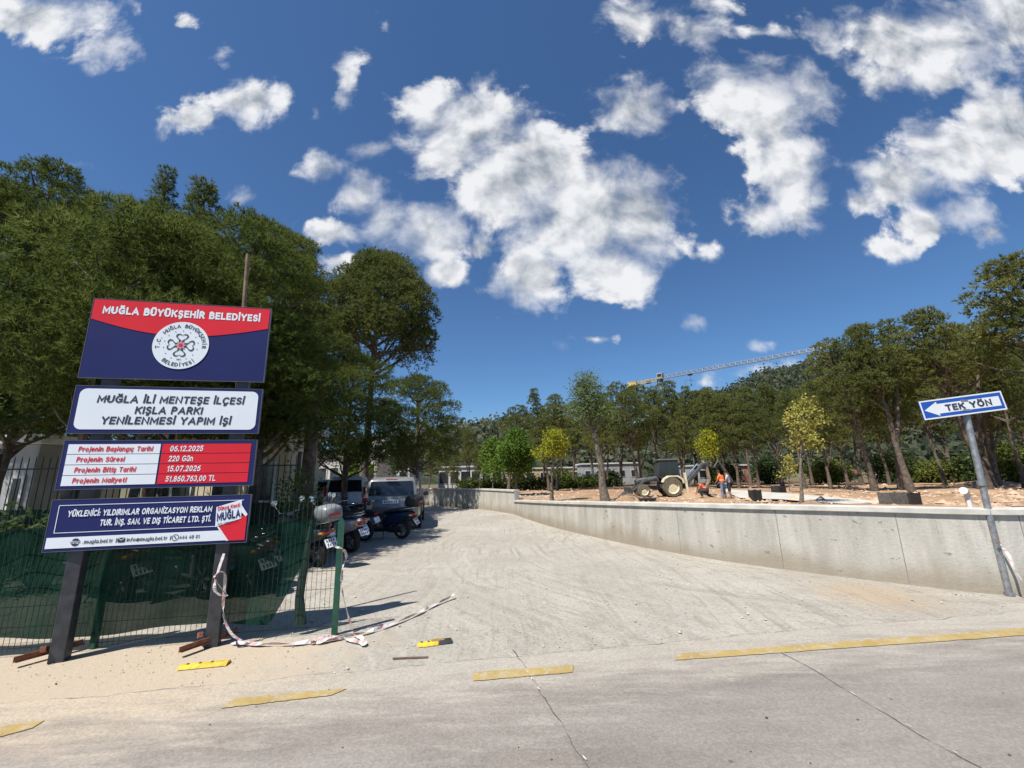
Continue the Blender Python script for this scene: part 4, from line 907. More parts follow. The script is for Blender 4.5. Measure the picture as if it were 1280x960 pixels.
# panel 2: rounded white field, three italic lines
zt, zb_ = Z[2], Z[3]; H = zt - zb_; p2 = panel(zt, zb_)
def rrect(x0, x1, z0, z1, r0, n=6):
    out = []
    for cx, cz, a in ((x1 - r0, z1 - r0, 0), (x0 + r0, z1 - r0, 1), (x0 + r0, z0 + r0, 2), (x1 - r0, z0 + r0, 3)):
        for i in range(n + 1): t = (a + i / n) * math.pi / 2; out.append((cx + r0 * math.cos(t), cz + r0 * math.sin(t)))
    return out
b = MB(); flat(b, rrect(.025 * BW, .982 * BW, zb_ + .075 * H, zt - .055 * H, .07), Y1); b.build('white_field', m_wht, p2, fixn=False)
b = MB()
for s_, fx, fz, w_ in (('MUĞLA İLİ MENTEŞE İLÇESİ', .512, .275, .785), ('KIŞLA PARKI', .50, .51, .358), ('YENİLENMESİ YAPIM İŞİ', .50, .735, .685)):
    x, z = fr(fx, fz); b = MB(); put_text(b, s_, x, z, .165 * H, w_ * BW, bold=.03, shear=.1, y=Y2); b.build('lettering', m_ink, p2, fixn=False)
# panel 3: table of dates
zt, zb_ = Z[4], Z[5]; H = zt - zb_; p3 = panel(zt, zb_); bw_, br_, bt_, bq_ = MB(), MB(), MB(), MB()
for i, (l, q_, wl, wr) in enumerate((('Projenin Başlangıç Tarihi', '06.12.2025', .37, .175), ('Projenin Süresi', '220 Gün', .235, .128), ('Projenin Bitiş Tarihi', '15.07.2026', .30, .175), ('Projenin Maliyeti', '51.860.763,00 TL', .262, .262))):
    f0 = .075 + .2175 * i; f1 = f0 + .205
    flat(bw_, [fr(.022, f0), fr(.482, f0), fr(.482, f1), fr(.022, f1)], Y1); flat(br_, [fr(.492, f0), fr(.972, f0), fr(.972, f1), fr(.492, f1)], Y1)
    bt_, bq_ = MB(), MB(); x, z = fr(.075, (f0 + f1) / 2); put_text(bt_, l, x, z, .105 * H, wl * BW, 'L', .026, .12, Y2)
    x, z = fr(.535, (f0 + f1) / 2); put_text(bq_, q_, x, z, .125 * H, wr * BW, 'L', .02, .1, Y2)
    bt_.build('lettering', m_red, p3, fixn=False); bq_.build('lettering', m_wht, p3, fixn=False)
bw_.build('table_field', m_wht, p3, fixn=False); br_.build('table_field', m_red, p3, fixn=False)
# panel 4: contractor line, contact strip, city slogan
zt, zb_ = Z[6], Z[7]; H = zt - zb_; p4 = panel(zt, zb_); b = MB(); t_ = .012
flat(b, [fr(.008, .735), fr(.86, .735), fr(.905, .945), fr(.008, .945)], Y1)
for q_ in (((.035, .10), (.965, .10), (.965, .10 + t_), (.035, .10 + t_)), ((.035, .64), (.84, .64), (.84, .64 + t_), (.035, .64 + t_)), ((.035, .10), (.0385, .10), (.0385, .64), (.035, .64))): flat(b, [fr(*k) for k in q_], Y1)
b.build('white_field', m_wht, p4, fixn=False)
b = MB(); x, z = fr(.80, .275); put_text(b, 'YÜKLENİCİ: YILDIRIMLAR ORGANİZASYON REKLAM', x, z, .125 * H, .715 * BW, 'R', .033, .12, Y2); b.build('lettering', m_wht, p4, fixn=False)
b = MB(); x, z = fr(.80, .475); put_text(b, 'TUR. İNŞ. SAN. VE DIŞ TİCARET LTD. ŞTİ.', x, z, .125 * H, .555 * BW, 'R', .033, .12, Y2); b.build('lettering', m_wht, p4, fixn=False)
b = MB()
for s_, fx, w_ in (('.mugla.bel.tr', .18, .142), ('|', .336, .004), ('info@mugla.bel.tr', .388, .20), ('|', .602, .004), ('444 48 01', .648, .105)):
    x, z = fr(fx, .84); put_text(b, s_, x, z, .075 * H, w_ * BW, 'L', .012, .05, Y2)
for cx_, k in ((.145, 'g'), (.362, 'e'), (.628, 'p')):
    x, z = fr(cx_, .84)
    if k == 'g':
        disc(b, x, z, .038, Y2, 20, .35, math.pi - .35); disc(b, x, z, .038, Y2, 20, math.pi + .35, 2 * math.pi - .35); put_text(b, 'www', x, z, .03, .09, 'C', .02, 0, Y2)
    if k == 'e':
        flat(b, rrect(x - .034, x + .034, z - .024, z + .024, .012), Y2)
    if k == 'p':
        b.add([(x + q_ * math.cos(2 * math.pi * i / 20), Y2, z + q_ * math.sin(2 * math.pi * i / 20)) for q_ in (.034, .028) for i in range(20)], [(i, (i + 1) % 20, 20 + (i + 1) % 20, 20 + i) for i in range(20)])
        flat(b, [(x - .016, z + .014), (x - .008, z + .018), (x + .014, z - .012), (x + .006, z - .018)], Y2)
b.mi = 1; x, z = fr(.362, .84); flat(b, [(x - .028, z + .018), (x, z - .004), (x + .028, z + .018), (x + .024, z + .021), (x, z + .003), (x - .024, z + .021)], Y3)
b.build('lettering', [m_ink, m_wht], p4, fixn=False)
b = MB(); b.mi = 0; flat(b, [fr(.845, .66), fr(.972, .44), fr(.992, .40), fr(.992, .955), fr(.905, .955)], Y2)
b.mi = 1; flat(b, [fr(.835, .645), fr(.845, .645), fr(.906, .955), fr(.893, .955)], Y2 - .0006); flat(b, [fr(.955, .20), fr(.995, .42), fr(.985, .46), fr(.958, .36)], Y3)
flat(b, [fr(.822, .24), fr(.955, .095), fr(.962, .50), fr(.828, .66)], Y3)
b.mi = 2; x, z = fr(.889, .245); put_text(b, 'Dünya Kenti', x, z, .085 * H, .118 * BW, 'C', .03, .1, Y4, .16)
b.mi = 3; x, z = fr(.893, .42); put_text(b, 'MUĞLA', x, z, .18 * H, .125 * BW, 'C', .035, .1, Y4, .16); x, z = fr(.895, .57); put_text(b, 'için çalışıyoruz', x, z, .04 * H, .11 * BW, 'C', .01, .1, Y4, .16)
b.build('slogan_badge', [m_red, m_wht, m_red, m_navy], p4, fixn=False)
# wooden pole behind the right post
bp = D(310, 318, 5.22); bq = D(291.5, 560, 5.22); bq = bq + (bq - bp) * (bq.z / (bp.z - bq.z))
m_wood = M('weathered timber', (.14, .095, .06), .9, col2=(.24, .17, .11), scale=12, bump=.5)
b = MB(); dl = (bp - bq); b.tube([(0, 0, -.05), tuple(dl * .5), tuple(dl)], [.028, .027, .025], 8); o = b.build('wooden_pole', m_wood, loc=(bq.x, bq.y, 0), smooth=60); tag(o, 'weathered timber pole sticking up behind the top right of the billboard', 'pole')

# ------------------------------------------------------------------ one-way sign
g = G(1262, 744); ptop = D(1204, 500, g.y)
ow = tag(empty('one_way_sign', (g.x, g.y, 0)), 'blue and white one-way arrow sign on a grey steel pole by the wall', 'sign')
b = MB(); b.tube([(0, 0, -.05), (0.0, 0, .9), ((ptop.x - g.x) * .9, 0, ptop.z + .05)], .038, 12); b.tube([(0, 0, 0), (0, 0, .04)], .055, 12); b.tube([(0, 0, 1.43), (0, 0, 1.50)], .046, 12); b.build('pole', m_steel, ow, smooth=40)
c4 = [D(u, v, g.y - .06) - Vector((g.x, g.y, 0)) for u, v in ((1149, 501.5), (1251.5, 488), (1257.5, 512.5), (1155.5, 525.5))]
mx = sum((p.x for p in c4)) / 4; mz = sum((p.z for p in c4)) / 4; sw = (c4[1] - c4[0]).length; sh_ = (c4[3] - c4[0]).length * .98; tl = math.atan2(c4[1].z - c4[0].z, c4[1].x - c4[0].x)
m_sblue = M('sign blue', (.012, .085, .42), .4, var=.05); m_swht = M('sign white', (.74, .76, .78), .4, var=.04)
c, s_ = math.cos(tl), math.sin(tl)
def sp(fx, fz, y): x, z = fx * sw / 2, fz * sh_ / 2; return (mx + x * c - z * s_, -.06 + y, mz + x * s_ + z * c)
b = MB(); b.box((mx, -.055, mz), (sw, .012, sh_), 0, -tl); pn = b.build('sign_board', m_sblue, ow)
b = MB()
for q_ in (((-1, 1), (1, 1), (.965, .86), (-.965, .86)), ((-1, -1), (-.965, -.86), (.965, -.86), (1, -1)), ((-1, 1), (-.965, .86), (-.965, -.86), (-1, -1)), ((1, 1), (1, -1), (.965, -.86), (.965, .86))): b.poly([sp(x, z, -.003) for x, z in q_])
b.poly([sp(x, z, -.003) for x, z in ((-.93, -.02), (-.60, .74), (-.60, .50), (.90, .50), (.90, -.52), (-.60, -.52), (-.60, -.76))]); b.build('arrow', m_swht, pn, fixn=False)
b = MB(); q_ = sp(.13, -.02, -.006); put_text(b, 'TEK YÖN', q_[0], q_[2], sh_ * .34, sw * .56, 'C', .04, 0, q_[1], tl); b.build('lettering', m_ink, pn, fixn=False)
b = MB(); q_ = sp(.06, 0, 0)
for dz in (-.07, .07): b.box((q_[0], -.02, mz + dz), (.11, .09, .03))
b.build('clamp', m_steel, pn)

# ------------------------------------------------------------------ barrier tape
m_tw = M('tape white', (.52, .48, .46), .5, var=.12, scale=25); m_tr = M('tape red', (.48, .30, .29), .5, var=.2, scale=25)
def ribbon(name, pts, w, lab, twist=2.0, seed=1, flatg=False):
    r_ = random.Random(seed); pts = [Vector(p) for p in spline([tuple(p) for p in pts], 10)]; n = len(pts); vs = []
    for i, p in enumerate(pts):
        t = (pts[min(i + 1, n - 1)] - pts[max(i - 1, 0)]).normalized(); a = twist * math.sin(i * .37 + seed) + r_.uniform(-.25, .25)
        ax = t.cross(Vector((0, 0, 1))); ax = ax.normalized() if ax.length > .05 else Vector((1, 0, 0)); bx = ax.cross(t)
        d = (ax * math.cos(a) + bx * math.sin(a)) * w / 2
        q1, q2 = p + d, p - d
        for q in (q1, q2): q.z = max(q.z, .012)
        vs += [q1, q2]
    mb = MB()
    for i in range(n - 1):
        mb.mi = 1 if (i // 2) % 4 == 3 else 0
        mb.add([vs[2 * i], vs[2 * i + 1], vs[2 * i + 3], vs[2 * i + 2]], [(0, 1, 2, 3)])
    o = mb.build(name, [m_tw, m_tr], fixn=False); sol = o.modifiers.new('thick', 'SOLIDIFY'); sol.thickness = .002
    return tag(o, lab, 'tape')
Gz = lambda u, v, z=.02: tuple(G(u, v) + Vector((0, 0, z)))
ribbon('barrier_tape', [Gz(290, 806), Gz(330, 808), Gz(380, 806), Gz(440, 797), Gz(480, 786), Gz(520, 770), Gz(545, 757), Gz(568, 748, .05)], .050, 'loose white and pink barrier tape trailing over the ground past the green post', 1.2, 3)
ribbon('barrier_tape', [Gz(395, 806), Gz(430, 801), Gz(455, 808), Gz(445, 797), Gz(410, 800), Gz(388, 807)], .055, 'crumpled heap of white barrier tape at the foot of the green post', 1.4, 5)
yp = 4.93; d5 = lambda u, v: tuple(D(u, v, yp - .02 * 0))
ribbon('barrier_tape', [tuple(D(280, 692, 4.86)), tuple(D(268, 735, 4.80)), tuple(D(283, 745, 4.84)), tuple(D(268, 722, 4.80)), tuple(D(281, 718, 4.86)), tuple(D(279, 765, 4.95)), tuple(D(290, 793, 4.9)), Gz(312, 807)], .032, 'white tape wound round the right billboard post and hanging to the ground', .5, 7)
gp = G(418, 793)
ribbon('barrier_tape', [tuple(D(418, 684, 5.15)), tuple(D(428, 686, 5.19)), tuple(D(433, 696, 5.24)), tuple(D(428, 712, 5.22)), tuple(D(428, 740, 5.25)), Gz(440, 790)], .035, 'pink and white tape knotted on the green fence post', .6, 9)
ribbon('barrier_tape', [tuple(D(1243, 672, 6.05)), tuple(D(1251, 682, 6.08)), tuple(D(1262, 696, 6.0)), tuple(D(1268, 712, 5.95)), tuple(D(1285, 735, 5.9))], .03, 'red and white tape tied round the one-way sign pole', .6, 11)

# ------------------------------------------------------------------ green mesh fence with shade net
m_gpost = M('green coated steel', (.012, .075, .045), .4, var=.2, scale=8); m_gwire = M('dark green wire', (.010, .035, .024), .45)
fd = Vector((1, .152, 0)).normalized(); fe = G(418, 793); fl = 8.0
fence = tag(empty('mesh_fence', (fe.x, fe.y, 0), math.atan2(fd.y, fd.x)), 'green welded wire fence hung with dark shade net behind the billboard', 'fence')
ph = D(426, 652, fe.y).z; pht = D(380, 625, 5.2).z
for i, x in enumerate((0, -2.5, -5.0, -7.5)):
    b = MB(); yo = 0 if i == 0 else .13; b.box((x, yo, ph / 2), (.062, .05, ph)); b.prism([(x - .033, ph), (x + .033, ph), (x, ph + .05)], 'Y', yo - .025, yo + .025); b.build('post', m_gpost, fence, bevel=.004)
for k in range(3):
    x1 = -2.5 * k + .0; x0 = x1 - 2.5; b = MB(); n = 46
    for i in range(n + 1):
        x = x0 + .03 + (2.5 - .06) * i / n; b.tube([(x, .032, .05), (x, .032, pht)], .0026, 4, caps=False)
    for j in range(8):
        z = .08 + (pht - .1) * j / 7
        for dz in (0, .0):
            b.tube([(x0 + .02, .036, z), (x1 - .02, .036, z)], .0032, 4, caps=False)
    b.build('wire_panel', m_gwire, fence, fixn=False)
mn = bpy.data.materials.new('green shade net'); mn.use_nodes = True; t = NT(mn.node_tree); mn.node_tree.nodes.clear()
tcn = t.n('ShaderNodeTexCoord').outputs['Object']; nz = t.noise(tcn, 3.0, 4, .6)
cl = t.mix(t.ramp(nz, .3, .7), (.008, .030, .022), (.018, .055, .040))
df = t.n('ShaderNodeBsdfDiffuse', {'Color': cl}); tl_ = t.n('ShaderNodeBsdfTranslucent', {'Color': cl}); mx1 = t.n('ShaderNodeMixShader', {0: .35, 1: df.outputs[0], 2: tl_.outputs[0]}); tp_ = t.n('ShaderNodeBsdfTransparent', {'Color': (.75, .85, .8, 1)})
mx2 = t.n('ShaderNodeMixShader', {0: t.m('ADD', .82, t.m('MULTIPLY', nz, .20)), 1: tp_.outputs[0], 2: mx1.outputs[0]}); t.n('ShaderNodeOutputMaterial', {'Surface': mx2.outputs[0]})
b = MB(); nx, nz_ = 120, 20; zt0 = D(200, 657, 5.0).z
for j in range(nz_ + 1):
    f = j / nz_; z = .16 + (zt0 - .16) * f
    xr = -.30 - .42 * (1 - f) ** 1.4 * (1 if f > .02 else 1.02)
    for i in range(nx + 1):
        q = i / nx; x = -7.6 + (xr + 7.6) * q
        b.v.append((x, .06 + .018 * math.sin(x * 9 + f * 3) + .02 * math.sin(x * 2.3 - f * 5), z + (.035 * math.sin(x * 2.1 + 1) if f > .9 else .03 * math.sin(x * 3.1) * (1 - f))))
W1 = nx + 1; b.f = [(j * W1 + i, j * W1 + i + 1, (j + 1) * W1 + i + 1, (j + 1) * W1 + i) for j in range(nz_) for i in range(nx)]; b.m = [0] * len(b.f)
b.build('shade_net', mn, fence, smooth=80, fixn=False)
b = MB(); b.tube([(-.36, .07, zt0), (-.40, .075, .8), (-.43, .08, .4), (-.40, .09, .1)], [.02, .045, .05, .07], 8, flat=.5); b.build('net_fold', M('bundled net', (.010, .030, .022), .9), fence, smooth=60)

# black iron fence farther back
m_iron = M('black iron', (.014, .014, .015), .5)
ia, ib = D(372, 600, 10.2), D(-120, 600, 8.6); ia.z = ib.z = 0; dv = ib - ia
iron = tag(empty('iron_fence', ia, math.atan2(dv.y, dv.x)), 'black iron bar fence with pointed tops in front of the cream building', 'fence'); IL = dv.length; ih = D(340, 567, 10.1).z
b = MB()
for i in range(int(IL / .125)):
    x = .06 + i * .125; b.tube([(x, 0, .35), (x, 0, ih - .07), (x, 0, ih)], [.010, .010, .001], 5, caps=False)
b.build('bars', m_iron, iron, fixn=False)
for z in (.45, ih - .28): b = MB(); b.box((IL / 2, 0, z), (IL, .03, .03)); b.build('rail', m_iron, iron)
for k in range(6): b = MB(); b.box((k * IL / 5, 0, ih / 2 + .02), (.07, .07, ih + .04)); b.build('post', m_iron, iron)
b = MB(); b.box((IL / 2, 0, .175), (IL, .22, .35)); b.build('plinth', m_wall, iron)
b = MB(); b.poly([(0, .05, .36), (IL, .05, .36), (IL, .05, 1.25), (0, .05, 1.25)]); b.build('screen_net', mn, iron, fixn=False)
# ------------------------------------------------------------------ vehicles
m_rub = M('tyre rubber', (.018, .018, .019), .85, var=.3, scale=12); m_alloy = M('wheel alloy', (.38, .38, .39), .35, metal=.7); m_chrome = M('chrome', (.62, .63, .64), .15, metal=1)
m_black = M('black plastic', (.017, .017, .019), .5, var=.3); m_seat = M('seat vinyl', (.020, .020, .022), .55, var=.3); m_rlamp = M('red lamp', (.36, .012, .014), .2); m_clear = M('clear lamp', (.55, .57, .60), .15)
m_plate = M('plate white', (.72, .73, .74), .5, var=.05); m_silver = M('silver paint', (.21, .212, .215), .3, metal=.35, var=.06, scale=3); m_white = MATS['white render']  # silver lowered so the paint itself carries the parked car's shade
m_wpaint = M('white car paint', (.66, .66, .65), .25, var=.05); m_dpaint = M('dark teal paint', (.03, .07, .085), .3, var=.1)
m_navyp = M('deep blue paint', (.016, .028, .085), .22, var=.12); m_bluep = M('blue metallic paint', (.014, .028, .075), .22, metal=.3, var=.1); m_gpaint = M('grey green paint', (.10, .125, .125), .3, metal=.2, var=.1)
m_redp = M('dark red paint', (.22, .012, .014), .25); m_chalk = M('chalk white paint', (.42, .44, .46), .3, var=.05); m_tint = M('tinted glass', (.012, .014, .017), .06, spec=.9, var=.2)
def tyre(r_, w, n=22):
    k = w / 2; return [(r_ * .66, -k), (r_ * .93, -k), (r_ * .99, -k * .7), (r_, -k * .3), (r_, k * .3), (r_ * .99, k * .7), (r_ * .93, k), (r_ * .66, k)]
def wheel(parent, c, r_, w, rim=m_alloy, spokes=5, n=22):
    b = MB(); b.lathe(tyre(r_, w), (0, 0, 0), 'Y', n, closed=True); wl = b.build('wheel', m_rub, parent, smooth=40, loc=c)
    b = MB(); b.lathe([(r_ * .64, -w * .42), (r_ * .67, -w * .44), (r_ * .67, w * .44), (r_ * .64, w * .42)], (0, 0, 0), 'Y', n, closed=True)
    for sd in (-1, 1):
        for i in range(spokes):
            a = 2 * math.pi * i / spokes; b.box((math.cos(a) * r_ * .36, sd * w * .34, math.sin(a) * r_ * .36), (r_ * .62, w * .14, r_ * .13), 0, -a)
    b.lathe([(r_ * .14, -w * .48), (r_ * .16, 0), (r_ * .14, w * .48)], (0, 0, 0), 'Y', 10); b.build('rim', rim, wl, smooth=35)
    return wl
def car(name, lab, cat, loc, rz, paint, secs, cab, wheels, wr, rear_win, sides, lamps, H, plate_z, hw, front_win=None, group=None):
    o = tag(empty(name, loc, rz), lab, cat, group)
    b = MB(); b.loft(secs, 20, 5.5); body = b.build('body', paint, o, smooth=50)
    b = MB(); b.loft(cab, 20, 6); b.build('cabin', paint, o, smooth=50)
    b = MB(); b.poly(rear_win); b.poly([(x - .012, y, z) for x, y, z in rear_win]); b.build('rear_window', m_tint, o)
    for pl, sg in ((sides, 1), (sides, -1)):
        for p in pl:
            b = MB(); b.prism([(x, z) for x, z in p], 'Y', sg * (hw[1] - .03), sg * (hw[1] + .012)); b.build('side_window', m_tint, o)
    if front_win: b = MB(); b.poly(front_win); b.build('windscreen', m_tint, o)
    for (x, y, z, sx, sy, sz) in lamps:
        b = MB(); b.box((x, y, z), (sx, sy, sz)); b.build('tail_light', m_rlamp, o, bevel=.02)
    b = MB(); b.box((-.05, 0, plate_z), (.02, .53, .12)); pl_ = b.build('number_plate', m_plate, o)
    b = MB()
    for i in range(7): b.box((-.062, -.19 + .06 * i + (.03 if i > 1 else 0), plate_z), (.004, .030, .07))
    b.build('plate_marks', M('plate ink', (.06, .07, .12), .5), pl_)
    b = MB(); b.box((-.02, 0, .52), (.10, hw[0] * 1.75, .16)); b.build('bumper', m_black, o, bevel=.03)
    for wx in wheels:
        for sg in (-1, 1):
            b = MB(); b.lathe([(wr * 1.13, -.02), (wr * 1.13, .0), (wr * 1.1, .012)], (wx, sg * (hw[0] - .002), wr), 'Y', 20); b.build('wheel_arch', m_black, o)
            wheel(o, (wx, sg * (hw[0] - .085), wr), wr, .23)
    for sg in (-1, 1):
        b = MB(); b.loft([(2.95, sg * (hw[0] + .12), .11, 1.02, 1.20), (3.08, sg * (hw[0] + .12), .09, 1.04, 1.18)], 10, 3); b.build('mirror', m_black, o, smooth=40)
        b = MB(); b.tube([(.6, sg * .68, H + .02), (.75, sg * .68, H + .055), (2.4, sg * .66, H + .055), (2.55, sg * .66, H + .01)], .016, 6); b.build('roof_rail', m_chrome, o)
    return o
suv_secs = [(-.02, 0, .82, .46, 1.0), (.05, 0, .93, .36, 1.06), (.5, 0, .985, .28, 1.09), (2.4, 0, .99, .26, 1.08), (3.9, 0, .97, .28, 1.06), (4.55, 0, .92, .32, .98), (4.82, 0, .80, .42, .82)]
suv_cab = [(.02, 0, .86, .98, 1.12), (.13, 0, .85, .98, 1.42), (.24, 0, .82, .98, 1.70), (.5, 0, .80, .98, 1.79), (2.3, 0, .80, .98, 1.79), (2.75, 0, .79, .98, 1.72), (3.6, 0, .80, .98, 1.10)]
suv_rw = [(.018, -.76, 1.17), (.018, .76, 1.17), (.195, .70, 1.64), (.195, -.70, 1.64)]
suv_side = [[(.45, 1.16), (1.25, 1.14), (1.25, 1.62), (.62, 1.62)], [(1.33, 1.14), (2.25, 1.13), (2.25, 1.64), (1.33, 1.63)], [(2.33, 1.13), (3.25, 1.13), (2.72, 1.60), (2.33, 1.64)]]
g = G(487, 664)
car('parked_suv', 'silver estate car seen from behind, parked in the shade beyond the scooters', 'car', (g.x, g.y, 0), math.radians(100), m_silver, suv_secs, suv_cab, (.95, 3.85), .37, suv_rw, suv_side,
    [(.02, sg * .86, .98, .14, .16, .26) for sg in (-1, 1)] + [(.10, 0, 1.70, .1, .4, .03)], 1.79, .96, (.98, .80))
p = D(432, 600, 20.5)
o = car('parked_van', 'white van with a dark rear window parked just left of and beyond the silver car', 'van', (p.x, 20.5, 0), math.radians(104), m_wpaint, suv_secs, [(a, b_, c, d, e * 1.0 if e < 1.2 else e + .12) for a, b_, c, d, e in suv_cab], (.95, 3.85), .35, [(x, y, z + (.08 if z > 1.5 else 0)) for x, y, z in suv_rw], suv_side,
    [(.02, sg * .88, 1.2, .1, .12, .4) for sg in (-1, 1)], 1.91, .9, (.98, .80))
p = D(407, 600, 25)
car('parked_car', 'pale car half hidden behind motorbikes and the tree trunk, farthest of the parked row', 'car', (p.x, 25, 0), math.radians(108), m_silver, suv_secs, suv_cab, (.95, 3.85), .36, suv_rw, suv_side, [(.02, sg * .86, 1.0, .1, .12, .2) for sg in (-1, 1)], 1.79, .9, (.98, .80))
p = D(736, 600, 58)
car('parked_car', 'dark teal car parked beyond the leaning tree at the far side of the soil', 'car', (p.x + 2, 58, 0), math.radians(186), m_dpaint, suv_secs, suv_cab, (.95, 3.85), .36, suv_rw, suv_side, [(.02, sg * .86, 1.0, .1, .12, .2) for sg in (-1, 1)], 1.79, .9, (.98, .80))
p = D(1118, 600, 58)
car('parked_car', 'white car glimpsed between the trunks left of the crooked pine', 'car', (p.x + 2, 58, 0), math.radians(178), m_wpaint, suv_secs, suv_cab, (.95, 3.85), .36, suv_rw, suv_side, [(.02, sg * .86, 1.0, .1, .12, .2) for sg in (-1, 1)], 1.79, .9, (.98, .80))

def scooter(lab, loc, rz, paint, trim=m_black, box=None, screen=False, lean=-7, plate=True, rack=True, name='scooter', mir=m_black, seed=0):
    o = tag(empty(name, loc, rz), lab, 'scooter'); o.rotation_euler = (math.radians(lean), 0, rz)
    wheel(o, (0, 0, .26), .26, .13, m_alloy, 5, 20); wheel(o, (1.32, 0, .26), .26, .11, m_alloy, 5, 20)
    b = MB(); b.loft([(-.42, 0, .035, .70, .76), (-.34, 0, .09, .62, .80), (-.12, 0, .15, .52, .81), (.18, 0, .185, .42, .80), (.42, 0, .17, .34, .76), (.56, 0, .13, .30, .62)], 14, 2.6); b.build('tail_body', paint, o, smooth=50)
    b = MB(); b.loft([(-.30, 0, .10, .79, .84), (-.14, 0, .155, .79, .90), (.12, 0, .165, .78, .885), (.36, 0, .155, .75, .85), (.56, 0, .10, .70, .79)], 12, 2.6); b.build('seat', m_seat, o, smooth=50)
    b = MB(); b.loft([(.40, 0, .13, .22, .36), (.62, 0, .17, .21, .345), (.95, 0, .165, .22, .35), (1.06, 0, .12, .28, .50)], 12, 4); b.build('footboard', trim, o, smooth=45)
    b = MB(); s = [(.98, .33), (1.06, .33), (1.20, .55), (1.21, .78), (1.13, 1.00), (1.05, 1.02), (1.10, .76), (1.06, .55)]
    b.prism(s, 'Y', -.19, .19); b.build('leg_shield', paint, o, bevel=.035, smooth=50)
    b = MB(); b.loft([(1.08, 0, .05, .52, .56), (1.16, 0, .075, .44, .575), (1.36, 0, .075, .49, .575), (1.52, 0, .065, .40, .52), (1.60, 0, .05, .34, .42)], 10, 2.6); b.build('front_fender', paint, o, smooth=50)
    for sg in (-1, 1): b = MB(); b.tube([(1.32, sg * .085, .26), (1.17, sg * .085, .68)], .022, 8); b.build('fork', m_alloy, o, smooth=60)
    b = MB(); b.loft([(1.02, 0, .07, .98, 1.06), (1.10, 0, .13, .94, 1.10), (1.20, 0, .11, .93, 1.08), (1.26, 0, .06, .95, 1.04)], 12, 2.6); b.build('handlebar_cover', paint, o, smooth=50)
    b = MB(); b.tube([(1.0, -.36, 1.03), (1.06, -.2, 1.06), (1.1, 0, 1.04), (1.06, .2, 1.06), (1.0, .36, 1.03)], .013, 8); hb = b.build('handlebar', m_chrome, o, smooth=60)
    for sg in (-1, 1):
        b = MB(); b.tube([(.985, sg * .37, 1.025), (1.03, sg * .25, 1.05)], .021, 8); b.build('grip', m_black, hb)
        b = MB(); b.tube([(1.05, sg * .2, 1.06), (1.08, sg * .27, 1.20), (1.08, sg * .30, 1.26)], .008, 6); b.lathe([(.01, -.02), (.065, -.014), (.07, .0), (.06, .012)], (1.085, sg * .31, 1.30), 'X', 12); b.build('mirror', mir, o, smooth=50)
    b = MB(); b.loft([(1.205, 0, .085, .80, .93), (1.24, 0, .07, .82, .92)], 12, 2.4); b.build('headlight', m_clear, o, smooth=50)
    b = MB(); b.loft([(-.445, 0, .03, .68, .74), (-.40, 0, .10, .66, .755), (-.34, 0, .10, .66, .75)], 10, 3); b.build('tail_light', m_rlamp, o, smooth=50)
    for sg in (-1, 1): b = MB(); b.loft([(-.40, sg * .13, .028, .665, .72), (-.33, sg * .145, .035, .66, .72)], 8, 2.4); b.build('indicator', M('amber lamp', (.55, .22, .03), .25), o, smooth=50)
    b = MB(); b.prism([(-.30, .60), (-.36, .60), (-.52, .36), (-.47, .35)], 'Y', -.08, .08); b.build('mudguard', m_black, o, bevel=.01)
    if plate:
        b = MB(); b.box((-.475, 0, .50), (.008, .24, .18), 0, math.radians(33)); pl = b.build('number_plate', m_plate, o); b = MB()
        for j, zz in enumerate((.545, .47)):
            for i in range(4): b.box((-.482 - (.5 - zz) * .62 + .0, -.075 + .05 * i, zz), (.004, .026, .05), 0, math.radians(33))
        b.build('plate_marks', M('plate ink', (.06, .07, .12), .5), pl)
    b = MB(); b.tube([(.30, -.16, .26), (.05, -.19, .30), (-.36, -.20, .42)], [.03, .055, .06], 10); b.build('exhaust', m_alloy, o, smooth=50)
    b = MB(); b.loft([(-.05, .12, .05, .20, .34), (.25, .13, .06, .20, .38), (.45, .12, .05, .22, .36)], 8, 3); b.build('engine_case', m_black, o, smooth=50)
    b = MB(); b.tube([(.55, .10, .22), (.50, .26, .02)], .012, 6); b.build('side_stand', m_black, o)
    b = MB(); b.tube([(-.02, -.15, .85), (-.38, -.13, .90), (-.43, 0, .90), (-.38, .13, .90), (-.02, .15, .85)], .013, 7); b.build('grab_rail', m_chrome, o, smooth=60)
    if box:
        b = MB(); b.loft([(-.64, 0, .17, .95, 1.17), (-.60, 0, .20, .92, 1.22), (-.40, 0, .22, .91, 1.25), (-.24, 0, .20, .92, 1.23), (-.20, 0, .17, .94, 1.18)], 14, 3.6); tb = b.build('top_box', box, o, smooth=50)
        b = MB(); b.loft([(-.648, 0, .14, 1.03, 1.09), (-.60, 0, .16, 1.03, 1.09)], 8, 4); b.build('reflector', m_rlamp, tb)
    if screen:
        b = MB(); k = 8; b.add([(1.16 - .05 * math.cos((i / k - .5) * 2) - .10 * j, (i / k - .5) * (.42 - .1 * j), 1.02 + .34 * j) for j in (0, 1) for i in range(k + 1)], [(i, i + 1, k + 2 + i, k + 1 + i) for i in range(k)])
        sc = b.build('windscreen', M('smoked screen', (.05, .055, .06), .1, spec=.8), o, smooth=80); sl = sc.modifiers.new('t', 'SOLIDIFY'); sl.thickness = .004
    return o
